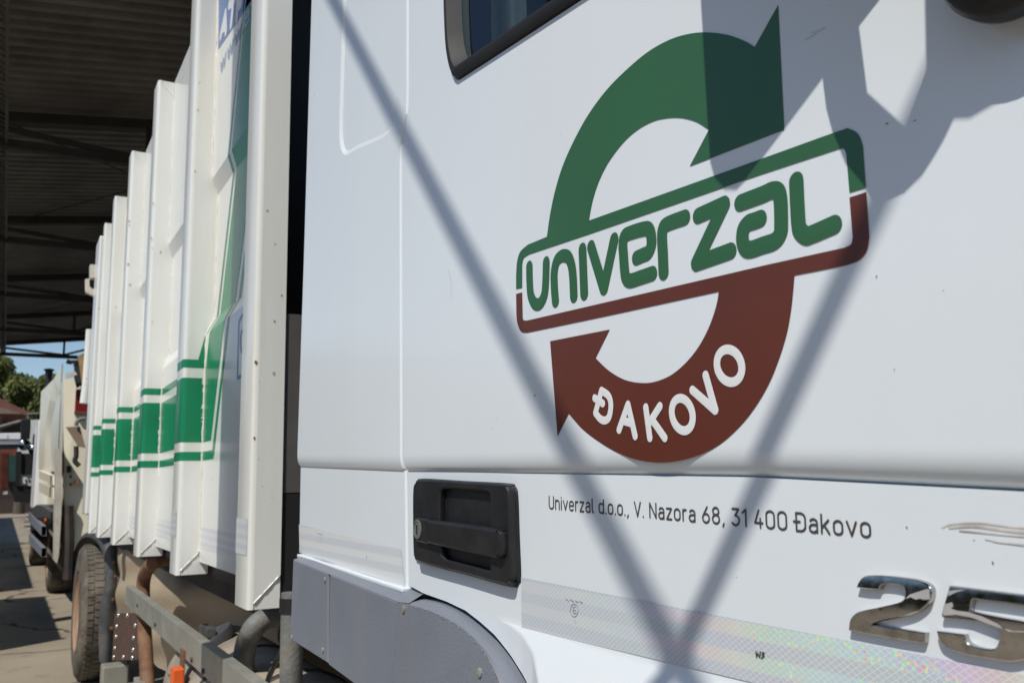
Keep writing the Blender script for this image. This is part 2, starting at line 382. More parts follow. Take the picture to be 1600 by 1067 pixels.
def tape_mat(name, holo):
    """retro-reflective tape: fine diamond lattice, with foil iridescence and glints painted along it"""
    m = bpy.data.materials.new(name); m.use_nodes = True; N = m.node_tree.nodes; L = m.node_tree.links; b = N['Principled BSDF']
    tc = N.new('ShaderNodeTexCoord'); sp = N.new('ShaderNodeSeparateXYZ'); L.new(tc.outputs['Object'], sp.inputs[0])
    def math_(op, a, c=None):
        x = N.new('ShaderNodeMath'); x.operation = op
        for i, v in ((0, a), (1, c)):
            if v is None: continue
            if hasattr(v, 'links'): L.new(v, x.inputs[i])
            else: x.inputs[i].default_value = v
        return x.outputs[0]
    px = math_('MULTIPLY', sp.outputs[0], 1 / .0078); pz = math_('MULTIPLY', sp.outputs[2], 1 / .0052)
    def line(v):
        f = math_('FRACT', v); d = math_('ABSOLUTE', math_('SUBTRACT', f, .5))
        r = N.new('ShaderNodeMapRange'); r.inputs['From Min'].default_value = .40; r.inputs['From Max'].default_value = .46; L.new(d, r.inputs['Value']); return r.outputs[0]
    g = math_('MAXIMUM', line(math_('ADD', px, pz)), line(math_('SUBTRACT', px, pz)))
    # bands along the tape
    bz = math_('FRACT', math_('MULTIPLY', math_('SUBTRACT', sp.outputs[2], math_('MULTIPLY', sp.outputs[0], -.008)), 1 / .026))
    band = N.new('ShaderNodeMapRange'); band.inputs['From Min'].default_value = .46; band.inputs['From Max'].default_value = .54; L.new(bz, band.inputs['Value'])
    x = N.new('ShaderNodeMix'); x.data_type = 'RGBA'; L.new(band.outputs[0], x.inputs[0])
    x.inputs[6].default_value = (.50, .555, .61, 1) if holo else (.62, .65, .69, 1)
    x.inputs[7].default_value = (.575, .615, .65, 1) if holo else (.72, .735, .74, 1)
    cell = x.outputs[2]
    if holo:
        # iridescence painted as base colour: hue drifts along the tape, strongest toward the front
        w = N.new('ShaderNodeTexNoise'); w.inputs['Scale'].default_value = 7; w.inputs['Detail'].default_value = 3
        L.new(tc.outputs['Object'], w.inputs['Vector'])
        hue = math_('FRACT', math_('ADD', math_('MULTIPLY', sp.outputs[0], 3.4), math_('ADD', math_('MULTIPLY', w.outputs['Fac'], .7), math_('MULTIPLY', band.outputs[0], .35))))
        hs = N.new('ShaderNodeCombineColor'); hs.mode = 'HSV'; L.new(hue, hs.inputs[0]); hs.inputs[1].default_value = .34; hs.inputs[2].default_value = .74
        w2 = N.new('ShaderNodeTexNoise'); w2.inputs['Scale'].default_value = 5; L.new(tc.outputs['Object'], w2.inputs['Vector'])
        amt = N.new('ShaderNodeMapRange'); amt.inputs['From Min'].default_value = 3.1; amt.inputs['From Max'].default_value = 3.5; amt.inputs['To Min'].default_value = .05; amt.inputs['To Max'].default_value = .6
        L.new(sp.outputs[0], amt.inputs['Value'])
        a2 = math_('MULTIPLY', amt.outputs[0], math_('ADD', math_('MULTIPLY', band.outputs[0], .75), .2))
        y = N.new('ShaderNodeMix'); y.data_type = 'RGBA'; L.new(a2, y.inputs[0]); L.new(cell, y.inputs[6]); L.new(hs.outputs[0], y.inputs[7]); cell = y.outputs[2]
        # foil glints painted as fixed coloured specks in the lattice cells, toward the front
        vo = N.new('ShaderNodeTexVoronoi'); vo.inputs['Scale'].default_value = 260; L.new(tc.outputs['Object'], vo.inputs['Vector'])
        dot = N.new('ShaderNodeMapRange'); dot.inputs['From Min'].default_value = .42; dot.inputs['From Max'].default_value = .30; L.new(vo.outputs['Distance'], dot.inputs['Value'])
        w3 = N.new('ShaderNodeTexNoise'); w3.inputs['Scale'].default_value = 22; w3.inputs['Detail'].default_value = 2; L.new(tc.outputs['Object'], w3.inputs['Vector'])
        pk_ = N.new('ShaderNodeMapRange'); pk_.inputs['From Min'].default_value = .46; pk_.inputs['From Max'].default_value = .56; L.new(w3.outputs['Fac'], pk_.inputs['Value'])
        fr_ = N.new('ShaderNodeMapRange'); fr_.inputs['From Min'].default_value = 3.33; fr_.inputs['From Max'].default_value = 3.5; L.new(sp.outputs[0], fr_.inputs['Value'])
        gl_ = math_('MULTIPLY', math_('MULTIPLY', dot.outputs[0], pk_.outputs[0]), math_('MULTIPLY', fr_.outputs[0], band.outputs[0]))
        hv_ = N.new('ShaderNodeSeparateColor'); L.new(vo.outputs['Color'], hv_.inputs[0])
        h2 = N.new('ShaderNodeCombineColor'); h2.mode = 'HSV'; L.new(math_('MULTIPLY', hv_.outputs[0], .45), h2.inputs[0]); h2.inputs[1].default_value = .65; h2.inputs[2].default_value = .95
        y2 = N.new('ShaderNodeMix'); y2.data_type = 'RGBA'; L.new(gl_, y2.inputs[0]); L.new(cell, y2.inputs[6]); L.new(h2.outputs[0], y2.inputs[7]); cell = y2.outputs[2]
    z = N.new('ShaderNodeMix'); z.data_type = 'RGBA'; L.new(math_('MULTIPLY', g, .8 if holo else .25), z.inputs[0]); L.new(cell, z.inputs[6]); z.inputs[7].default_value = (.74, .77, .78, 1)
    L.new(z.outputs[2], b.inputs['Base Color']); b.inputs['Roughness'].default_value = .25; b.inputs['Specular IOR Level'].default_value = .6
    bp = N.new('ShaderNodeBump'); bp.inputs['Strength'].default_value = .25; bp.inputs['Distance'].default_value = .0006; L.new(g, bp.inputs['Height']); L.new(bp.outputs[0], b.inputs['Normal'])
    return m
M['tape'] = tape_mat('reflective_tape', True)
M['tape_plain'] = tape_mat('plain_reflective_tape', False)

def ground_mat():
    m = bpy.data.materials.new('concrete_yard'); m.use_nodes = True; N = m.node_tree.nodes; L = m.node_tree.links; b = N['Principled BSDF']
    tc = N.new('ShaderNodeTexCoord')
    def nz(s, d, r=.6):
        t = N.new('ShaderNodeTexNoise'); t.inputs['Scale'].default_value = s; t.inputs['Detail'].default_value = d; t.inputs['Roughness'].default_value = r
        L.new(tc.outputs['Object'], t.inputs['Vector']); return t.outputs['Fac']
    def mr(f, a, c):
        r = N.new('ShaderNodeMapRange'); r.inputs['From Min'].default_value = a; r.inputs['From Max'].default_value = c; L.new(f, r.inputs['Value']); return r.outputs[0]
    def mix(f, a, c):
        x = N.new('ShaderNodeMix'); x.data_type = 'RGBA'; L.new(f, x.inputs[0])
        for i, v in ((6, a), (7, c)):
            if hasattr(v, 'links'): L.new(v, x.inputs[i])
            else: x.inputs[i].default_value = (*v, 1)
        return x.outputs[2]
    c = mix(mr(nz(.5, 8), .3, .7), (.235, .195, .145), (.33, .28, .215))
    c = mix(mr(nz(3.0, 8, .7), .55, .72), c, (.15, .13, .10))
    c = mix(mr(nz(60, 4), .62, .75), c, (.36, .33, .28))
    vo = N.new('ShaderNodeTexVoronoi'); vo.feature = 'DISTANCE_TO_EDGE'; vo.inputs['Scale'].default_value = .32
    wv = N.new('ShaderNodeTexNoise'); wv.inputs['Scale'].default_value = 1.2; wv.inputs['Detail'].default_value = 6; L.new(tc.outputs['Object'], wv.inputs['Vector'])
    av = N.new('ShaderNodeVectorMath'); av.operation = 'MULTIPLY_ADD'; L.new(wv.outputs['Color'], av.inputs[0]); av.inputs[1].default_value = (.9, .9, 0); L.new(tc.outputs['Object'], av.inputs[2]); L.new(av.outputs[0], vo.inputs['Vector'])
    cr_ = N.new('ShaderNodeMapRange'); cr_.inputs['From Min'].default_value = .012; cr_.inputs['From Max'].default_value = .004; L.new(vo.outputs['Distance'], cr_.inputs['Value'])
    c = mix(cr_.outputs[0], c, (.06, .05, .04))
    c = mix(mr(nz(.9, 3), .66, .74), c, (.10, .085, .065))
    L.new(c, b.inputs['Base Color']); b.inputs['Roughness'].default_value = .9
    bp = N.new('ShaderNodeBump'); bp.inputs['Strength'].default_value = .4; bp.inputs['Distance'].default_value = .01; L.new(nz(40, 8), bp.inputs['Height']); L.new(bp.outputs[0], b.inputs['Normal'])
    return m
M['ground'] = ground_mat()

# ================================================================== SETTING
g = MB()
xs = [-700, -60, -20, -5, 20, 700]; ys = [-700, -30, -3, 6, 30, 700]
for i in range(5):
    for j in range(5): g.quad((xs[i], ys[j], 0), (xs[i + 1], ys[j], 0), (xs[i + 1], ys[j + 1], 0), (xs[i], ys[j + 1], 0))
ground = g.build('ground', M['ground']); ground['kind'] = 'structure'

# ---------------------------------------------------------------- open shed
shed = thing('open_shed', 'dark open sided truck shed with steel roof trusses over the trucks', 'shed', (-10, -1.2, 0))
PITCH = 4.6; X0C = -2.985 + 1.0 * .68; NT = 7
def roof_z(y): return 5.86 + .125 * (y + .85) if y < 8 else 5.86 + .125 * 8.85 - .125 * (y - 8)
truss_x = [X0C - PITCH * k for k in range(-1, NT)]
xr0, xr1 = X0C + PITCH + .5, X0C - PITCH * (NT - 1) - .35
# corrugated sheets, one part per bay
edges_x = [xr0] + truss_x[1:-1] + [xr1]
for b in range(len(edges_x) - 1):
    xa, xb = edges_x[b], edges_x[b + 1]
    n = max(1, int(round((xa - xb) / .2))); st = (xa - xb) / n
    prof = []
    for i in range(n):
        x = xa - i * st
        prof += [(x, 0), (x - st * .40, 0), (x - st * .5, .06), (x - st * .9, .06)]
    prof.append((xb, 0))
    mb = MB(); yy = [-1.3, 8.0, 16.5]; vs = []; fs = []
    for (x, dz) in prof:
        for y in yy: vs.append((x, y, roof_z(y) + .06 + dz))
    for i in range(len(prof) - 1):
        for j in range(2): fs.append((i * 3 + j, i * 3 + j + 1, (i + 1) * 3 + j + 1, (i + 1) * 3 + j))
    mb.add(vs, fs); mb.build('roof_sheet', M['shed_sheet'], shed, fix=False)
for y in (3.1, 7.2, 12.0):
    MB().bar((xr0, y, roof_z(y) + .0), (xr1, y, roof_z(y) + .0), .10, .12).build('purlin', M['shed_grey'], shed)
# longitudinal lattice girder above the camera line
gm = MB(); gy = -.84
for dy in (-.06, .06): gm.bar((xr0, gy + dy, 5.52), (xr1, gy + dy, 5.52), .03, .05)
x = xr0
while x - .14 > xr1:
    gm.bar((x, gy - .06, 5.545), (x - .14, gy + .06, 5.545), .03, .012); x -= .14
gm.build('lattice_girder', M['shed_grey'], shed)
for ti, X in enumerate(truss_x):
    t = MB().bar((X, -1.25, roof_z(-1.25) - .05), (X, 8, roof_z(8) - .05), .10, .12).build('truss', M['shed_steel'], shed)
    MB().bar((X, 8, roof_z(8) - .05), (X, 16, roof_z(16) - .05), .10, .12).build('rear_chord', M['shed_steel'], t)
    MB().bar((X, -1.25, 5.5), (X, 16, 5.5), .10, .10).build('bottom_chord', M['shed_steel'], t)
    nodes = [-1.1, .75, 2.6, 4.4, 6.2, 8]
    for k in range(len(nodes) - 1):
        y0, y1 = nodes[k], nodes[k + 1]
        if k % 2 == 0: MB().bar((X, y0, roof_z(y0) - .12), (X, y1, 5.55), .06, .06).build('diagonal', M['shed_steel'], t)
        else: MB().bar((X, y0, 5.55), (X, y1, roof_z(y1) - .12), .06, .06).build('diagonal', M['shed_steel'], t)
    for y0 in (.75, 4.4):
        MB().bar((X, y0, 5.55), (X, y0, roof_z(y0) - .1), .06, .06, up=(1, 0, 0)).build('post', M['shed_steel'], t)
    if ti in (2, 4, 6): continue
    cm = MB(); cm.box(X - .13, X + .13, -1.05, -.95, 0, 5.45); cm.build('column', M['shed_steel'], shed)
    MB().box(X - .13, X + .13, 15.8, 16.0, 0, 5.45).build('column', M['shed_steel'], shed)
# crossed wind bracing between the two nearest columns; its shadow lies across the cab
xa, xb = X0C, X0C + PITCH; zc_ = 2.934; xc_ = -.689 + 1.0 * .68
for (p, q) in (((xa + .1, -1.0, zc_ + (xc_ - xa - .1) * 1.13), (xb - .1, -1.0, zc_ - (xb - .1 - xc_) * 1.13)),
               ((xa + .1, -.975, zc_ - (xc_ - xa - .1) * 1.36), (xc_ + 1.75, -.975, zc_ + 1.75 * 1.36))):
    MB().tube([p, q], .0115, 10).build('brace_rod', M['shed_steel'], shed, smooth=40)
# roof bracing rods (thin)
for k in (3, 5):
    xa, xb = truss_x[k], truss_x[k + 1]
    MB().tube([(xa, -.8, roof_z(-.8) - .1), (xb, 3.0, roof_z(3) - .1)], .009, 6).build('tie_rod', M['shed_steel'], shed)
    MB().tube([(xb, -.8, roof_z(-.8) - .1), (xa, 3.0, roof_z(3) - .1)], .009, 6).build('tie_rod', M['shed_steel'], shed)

# ================================================================== MAIN TRUCK
truck = thing('refuse_truck', 'white refuse truck in the foreground with green and brown round arrow emblem on its door', 'refuse truck', (-4.0, 1.2, 0.0))
# ---------------------------------------------------------------- cab skin
_zc = [(-1.99, 1.545), (-1.944, 1.543), (-1.362, 1.522), (-.985, 1.511), (-.591, 1.501), (-.342, 1.488), (.4, 1.44)]
def zc(x): return float(np.interp(x, [p[0] for p in _zc], [p[1] for p in _zc]))
_seam = [(1.2, -1.358), (1.343, -1.364), (1.53, -1.370), (2.06, -1.373), (2.085, -1.369), (2.115, -1.346), (2.14, -1.342), (2.95, -1.341)]
def seam_x(z): return float(np.interp(z, [p[0] for p in _seam], [p[1] for p in _seam]))
_rear = [(1.30, -1.972), (1.545, -1.972), (1.60, -1.971), (2.015, -1.948), (2.626, -1.922), (2.95, -1.91)]
def rear_x(z): return float(np.interp(z, [p[0] for p in _rear], [p[1] for p in _rear]))
DLOW = .008
KINK = 1.3255
_lip = [xz(755, 961), xz(785, 975), xz(810, 992), xz(832, 1018), xz(853, 1067), xz(870, 1120), xz(880, 1200)]
def skin_y(x, z, c):
    """depth of the cab skin: 0 on the upper panel, rolled under at the crease, flared out at the foot"""
    d = z - c
    if d >= .026: y = 0.0
    elif d >= 0: y = float(np.interp(x, (-1.4, -.3), (.009, .019))) * (1 - math.sqrt(max(0, 1 - ((.026 - d) / .026) ** 2)))
    else: y = DLOW
    if x > -1.2 and z < KINK:
        zl = float(np.interp(x, [p[0] for p in _lip], [p[1] for p in _lip], left=KINK))
        y -= .33 * (KINK - max(z, min(zl, KINK)))
        if x > _lip[0][0]: pass
    return y
# rear side panel (behind the door)
def skin_rows(c_top, zlo, n1=12, n2=34):
    return
rear = MB(); rows = []
S = [(.05 - .05 * i / 14) for i in range(14)] + [0.0001, -.0002]
NX = 26
zs_low = np.linspace(-.004, -.185, 26)
for s in S + list(zs_low):
    z0 = 1.535 + s; row = []
    a = rear_x(z0); b = seam_x(z0) - .0055
    for i in range(NX + 1):
        x = a + (b - a) * i / NX; c = zc(x)
        z = c + s
        row.append((x, skin_y(x, z, c if s > 0 else c), z))
    # rolled edges
    row = [(row[0][0] + .012, row[0][1] + .03, row[0][2]), (row[0][0] + .002, row[0][1] + .005, row[0][2])] + row
    row += [(row[-1][0] + .003, row[-1][1] + .0035, row[-1][2]), (row[-1][0] + .0035, max(row[-1][1] + .008, .016), row[-1][2])]
    rows.append(row)
last = rows[-1]; rows.append([(p[0], p[1] + .004, p[2] - .003) for p in last]); rows.append([(p[0], .05, p[2] - .003) for p in last])
n = len(rows[0]); vs = [p for r in rows for p in r]
fs = [(i * n + k, i * n + k + 1, (i + 1) * n + k + 1, (i + 1) * n + k) for i in range(len(rows) - 1) for k in range(n - 1)]
rear.add(vs, fs)
# flat upper part with the pressed recess
zt = 2.95
top_row = [(p[0], p[2]) for p in rows[0][2:-2]]
zr = [z for z in np.linspace(1.62, zt, 30)]
right = [(seam_x(z) - .0055, z) for z in [top_row[-1][1]] + zr][1:]; left = [(rear_x(z), z) for z in zr]
outer = top_row + right + left[::-1]
rec = smooth_poly([(-1.69, 2.90, 1), (-1.69, 2.7), (-1.695, 2.5), (-1.702, 2.35), (-1.706, 2.28), (-1.707, 2.24), (-1.703, 2.2), (-1.685, 2.17), (-1.655, 2.155), (-1.60, 2.148), (-1.50, 2.128), (-1.44, 2.12), (-1.405, 2.13), (-1.392, 2.17), (-1.39, 2.22), (-1.389, 2.32), (-1.388, 2.5), (-1.388, 2.7), (-1.388, 2.90, 1)], n=5)
V, Fs = fill_bm([outer, rec], 0.0); rear.add(V, Fs)
ri = inset(rec, .010); nn = len(rec)
rear.add([(p[0], 0, p[1]) for p in rec] + [(p[0], .0042, p[1]) for p in ri], [(i, (i + 1) % nn, nn + (i + 1) % nn, nn + i) for i in range(nn)])
V, Fs = fill_bm([ri], .0042); rear.add(V, Fs)
for pl, sg in (([top_row[-1]] + right, 1), ([top_row[0]] + left, -1)):
    for (p, q) in zip(pl[:-1], pl[1:]):
        if sg > 0:
            rear.quad((p[0], 0, p[1]), (q[0], 0, q[1]), (q[0] + .003, .0035, q[1]), (p[0] + .003, .0035, p[1]))
            rear.quad((p[0] + .003, .0035, p[1]), (q[0] + .003, .0035, q[1]), (q[0] + .0035, .016, q[1]), (p[0] + .0035, .016, p[1]))
        else: rear.quad((p[0], 0, p[1]), (q[0], 0, q[1]), (q[0] + .012, .03, q[1]), (p[0] + .012, .03, p[1]))
def weld_build(mb, name, m, parent, ang=35):
    o = mb.build(name, m, parent)
    bm = bmesh.new(); bm.from_mesh(o.data); bmesh.ops.remove_doubles(bm, verts=bm.verts, dist=1e-5)
    bmesh.ops.recalc_face_normals(bm, faces=bm.faces); bm.to_mesh(o.data); bm.free()
    o.data.shade_smooth(); o.data.set_sharp_from_angle(angle=math.radians(ang)); return o
weld_build(rear, 'cab_rear_panel', M['cab'], truck, 15)

# door
door = MB()
_zb = [seam_p for seam_p in [(-1.36, 1.343)]] + [xz(*p) for p in ((654, 927), (690, 940), (719, 954), (742, 972), (764, 992), (792, 1026), (819, 1064), (845, 1110), (860, 1160))] + [(-.80, 1.10), (.4, 1.10)]
def zb(x): return float(np.interp(x, [p[0] for p in _zb], [p[1] for p in _zb]))
XD1 = .36
xcols = sorted(set([round(v, 4) for v in np.linspace(-1.36, -.8, 90)] + [round(v, 4) for v in np.linspace(-.8, XD1, 60)]))
cols = []
NLOW = 54
for x in xcols:
    c = zc(x); col = []
    lowz = zb(x)
    for s in S: col.append(c + s)
    z1 = c - .004
    zk = max(KINK, lowz)
    for i in range(24): col.append(z1 + (zk - z1) * i / 24)
    for i in range(31): col.append(zk + (lowz - zk) * i / 30)
    colp = []
    for z in col:
        xx = x
        sx = seam_x(z) + .0055
        if xx < sx + .03:  # squeeze toward the seam line
            xx = sx + (x + 1.36) * (.03 + sx + 0) / (.03 + sx) if False else max(x, sx)
        colp.append((xx, skin_y(xx, z, c), z))
    yb = colp[-1][1]
    colp += [(colp[-1][0] - .001, yb + .003, colp[-1][2] + .001), (colp[-1][0] - .001, yb + .035, colp[-1][2] + .001)]
    cols.append(colp)
n = len(cols[0])
first = [(p[0] - .003, p[1] + .0035, p[2]) for p in cols[0]]; first2 = [(p[0] - .0035, p[1] + .035, p[2]) for p in cols[0]]
cols = [first2, first] + cols
vs = [p for c in cols for p in c]
fs = [(i * n + k, i * n + k + 1, (i + 1) * n + k + 1, (i + 1) * n + k) for i in range(len(cols) - 1) for k in range(n - 1)]
door.add(vs, fs)
btm = [(p[0][0], p[0][2]) for p in cols[2:]]
zr = list(np.linspace(1.60, zt, 36)); leftd = [(seam_x(z) + .0055, z) for z in zr]
outer = btm + [(XD1, 1.8), (XD1, zt)] + leftd[::-1]
win_o = smooth_poly([(-1.185, 2.86, 1), (-1.186, 2.7), (-1.187, 2.5), (-1.187, 2.38), (-1.187, 2.30), (-1.1865, 2.25), (-1.184, 2.20), (-1.180, 2.165), (-1.170, 2.132), (-1.156, 2.108), (-1.143, 2.0985, 1), (-.813, 2.0605, 1), (-.25, 1.995, 1), (-.05, 2.0, 1), (.05, 2.06, 1), (.02, 2.3, 1), (-.1, 2.86, 1)], n=6)
V, Fs = fill_bm([outer, win_o], 0.0); door.add(V, Fs)
for (p, q) in zip([btm[0]] + leftd[:-1], leftd):
    door.quad((p[0], 0, p[1]), (q[0], 0, q[1]), (q[0] - .003, .0035, q[1]), (p[0] - .003, .0035, p[1]))
    door.quad((p[0] - .003, .0035, p[1]), (q[0] - .003, .0035, q[1]), (q[0] - .0035, .035, q[1]), (p[0] - .0035, .035, p[1]))
for (p, q) in zip(win_o, win_o[1:] + win_o[:1]):
    door.quad((p[0], 0, p[1]), (q[0], 0, q[1]), (q[0], .04, q[1]), (p[0], .04, p[1]))
door_o = weld_build(door, 'door', M['cab'], truck, 30)
# window seal with rounded section, glass
sealm = MB(); w2 = .047
sec = [(0.001, .004), (.004, -.006), (.012, -.010), (.018, -.009), (.026, .002), (.034, .010)]
loops = [inset(win_o, d * (1.0)) for d, y in sec]
nn = len(win_o)
for k in range(len(sec) - 1):
    a = [(p[0], sec[k][1], p[1]) for p in loops[k]]; b = [(p[0], sec[k + 1][1], p[1]) for p in loops[k + 1]]
    sealm.add(a + b, [(i, (i + 1) % nn, nn + (i + 1) % nn, nn + i) for i in range(nn)])
weld_build(sealm, 'window_seal', M['seal'], door_o, 40)
V, Fs = fill_bm([inset(win_o, .030)], .012); gl = MB().add(V, Fs); gl.build('window_glass', M['glass'], door_o, fix=False)
# cab shell and what shows through the glass
cs = MB()
cs.box(-1.93, -1.90, .03, 2.40, 1.3, 2.95); cs.box(-1.93, .5, .03, 2.4, 2.95, 2.98); cs.box(-1.93, .5, 2.37, 2.40, 1.3, 2.95); cs.box(-1.93, .5, .03, 2.4, 1.28, 1.3)
cs.box(.38, .5, .03, 2.37, 1.3, 2.0)
cs.build('cab_shell', M['cab'], truck)
MB().box(-1.385, -1.325, .0165, .03, 1.345, 2.95).build('door_seal', M['rubber'], truck)
MB().box(-1.895, -1.885, .06, 2.36, 1.31, 2.94).build('rear_cab_trim', M['interior'], truck)
cur = MB(); cv = []; 
for i in range(15):
    t = i / 14; px_ = 768 + 56 * t
    cv.append(at_y(px_, 70, .10 + .008 * math.sin(t * 9)))
cur.add([(p[0], p[1], z) for p in cv for z in (1.9, 2.9)], [(i * 2, i * 2 + 1, i * 2 + 3, i * 2 + 2) for i in range(14)])
cur.build('cab_curtain', M['curtain'], truck, smooth=60, fix=False)
sx_ = at_y(824, 45, .16)[0]; st = MB(); st.box(sx_, sx_ + .14, .16, .75, 1.6, 2.75); st.box(sx_ + .15, sx_ + .65, .16, .75, 1.5, 1.72); st.build('seat', M['seat'], truck, bevel=.04)

# ---------------------------------------------------------------- door emblem
A = lambda x, y: (780 + x * .3875, y * .3875)
B = lambda x, y: (780 + x * .3875, 380 + y * .3875)
def P_(f, pts): return [tuple(list(f(p[0], p[1])) + list(p[2:])) for p in pts]
green_px = P_(A, [(192, 955, 1), (205, 865), (225, 770), (255, 672), (300, 570), (358, 465), (430, 367), (510, 285), (600, 210), (690, 160), (770, 137), (840, 132), (920, 142), (985, 165), (1030, 190, 1),
                  (1124, 22, 1), (1149, 524, 1), (768, 671, 1), (845, 524, 1), (800, 495), (755, 480), (715, 475), (670, 478), (620, 490), (560, 522), (500, 575), (440, 655), (400, 735), (375, 815), (361, 890, 1),
                  (1110, 622, 1), (1375, 527), (1412, 521), (1448, 543), (1466, 590, 1), (1478, 757, 1), (1412, 777, 1), (1399, 622, 1), (1390, 602), (1368, 601, 1), (1050, 706, 1), (361, 945, 1), (120, 1026, 1), (98, 1042), (92, 1068, 1)]) \
    + P_(B, [(92, 180, 1), (68, 185, 1)]) + P_(A, [(68, 1110, 1), (72, 1055), (85, 1015), (115, 987, 1)])
brown_px = P_(B, [(68, 205, 1), (92, 198, 1), (94, 298, 1), (98, 310), (112, 312, 1), (880, 134, 1), (1085, 86, 1)]) + P_(A, [(1392, 999, 1), (1418, 985), (1425, 958, 1), (1412, 797, 1), (1480, 775, 1), (1492, 958, 1)]) \
    + P_(B, [(1482, 30), (1452, 68), (1405, 88, 1), (1190, 130, 1), (1185, 190), (1177, 265), (1160, 360), (1130, 460), (1090, 560), (1040, 648), (980, 727), (900, 802), (820, 848), (730, 876), (640, 884), (550, 871), (470, 840), (400, 798), (335, 748), (280, 686, 1),
             (235, 778, 1), (205, 395, 1), (445, 348, 1), (388, 463, 1), (440, 512), (500, 548), (560, 562), (620, 560), (690, 533), (752, 482), (802, 420), (838, 355), (862, 295), (878, 240), (885, 195, 1),
             (440, 292, 1), (112, 361, 1), (88, 356), (73, 322), (69, 285, 1)])
Yd = -.0006
def decal(px_pts, y, name, m, parent, n=6):
    poly = [xz(x, yy, y) for x, yy in smooth_poly(px_pts, True, n)]
    V, Fs = fill_bm([poly], y); return MB().add(V, Fs).build(name, m, parent, fix=False)
def fix_norm(o):
    for p in o.data.polygons: pass
decal(green_px, Yd, 'green_arrow', M['green_film'], door_o)
decal(brown_px, Yd, 'brown_arrow', M['brown_film'], door_o)
# lettering of the emblem: round-ended strokes
def strokes_px(name, px_list, w, y, m, parent, n=6):
    mb = MB()
    for k, pts in enumerate(px_list):
        q = [xz(x, yy, y) for x, yy in smooth_poly(pts, False, n)]
        ribbon(mb, q, w, y - .00012 * k)
    return mb.build(name, m, parent, smooth=60, fix=False)
WL = .0078
L9 = [
 [P_(B, [(121, 95), (122, 150), (126, 205), (138, 237), (152, 247), (168, 238), (182, 205), (187, 150), (189, 78)])],
 [P_(B, [(226, 233), (222, 180), (221, 120), (230, 75), (246, 55), (262, 50), (279, 58), (291, 90), (297, 140), (300, 213)])],
 [P_(B, [(335, 25), (342, 203)])],
 [P_(B, [(370, 15, 1), (421, 182, 1)]) + P_(A, [(463, 966, 1)])],
 [P_(B, [(617, 122), (570, 138), (528, 151), (511, 140), (505, 110), (500, 40)]) + P_(A, [(498, 990), (503, 955), (525, 940), (590, 922), (608, 935), (613, 965), (612, 990), (600, 1018), (580, 1028), (553, 1040)])],
 [P_(B, [(662, 118), (659, 40)]) + P_(A, [(656, 960), (660, 920), (680, 902), (748, 877)])],
 [P_(A, [(802, 870, 1), (907, 823, 1), (794, 1062, 1), (932, 1012, 1)])],
 [P_(A, [(972, 818), (1060, 785), (1100, 768), (1125, 775), (1134, 815), (1136, 900), (1133, 940), (1110, 972), (1060, 990), (1012, 1006), (990, 998), (980, 965), (984, 925), (1003, 900), (1025, 892), (1052, 882)])],
 [P_(A, [(1197, 730), (1201, 820), (1206, 900), (1213, 930), (1236, 950), (1260, 945), (1350, 906)])]]
for lt in L9: strokes_px('letter', lt, WL, -.0007, M['green_film'], door_o)
LD = [
 [P_(B, [(412, 594, 1), (388, 684, 1), (408, 708), (427, 714), (443, 700), (450, 660), (447, 630), (436, 610), (412, 594, 1)]), P_(B, [(385, 624), (418, 646)])],
 [P_(B, [(483, 752, 1), (519, 650, 1), (548, 777, 1)]), P_(B, [(502, 716), (536, 726)])],
 [P_(B, [(591, 662), (607, 784)]), P_(B, [(648, 657), (602, 730)]), P_(B, [(618, 712), (668, 784)])],
 [P_(B, [(738 + 41 * math.cos(a) * math.cos(-.2) - 66 * math.sin(a) * math.sin(-.2), 690 + 41 * math.cos(a) * math.sin(-.2) + 66 * math.sin(a) * math.cos(-.2)) for a in np.linspace(0, 2 * math.pi, 25)])],
 [P_(B, [(779, 592, 1), (871, 673, 1), (832, 532, 1)])],
 [P_(B, [(928 + 49 * math.cos(a) * math.cos(-.25) - 67 * math.sin(a) * math.sin(-.25), 494 + 49 * math.cos(a) * math.sin(-.25) + 67 * math.sin(a) * math.cos(-.25)) for a in np.linspace(0, 2 * math.pi, 25)])]]
for lt in LD: strokes_px('white_letter', lt, .0043, -.0012, M['white_film'], door_o, 3)

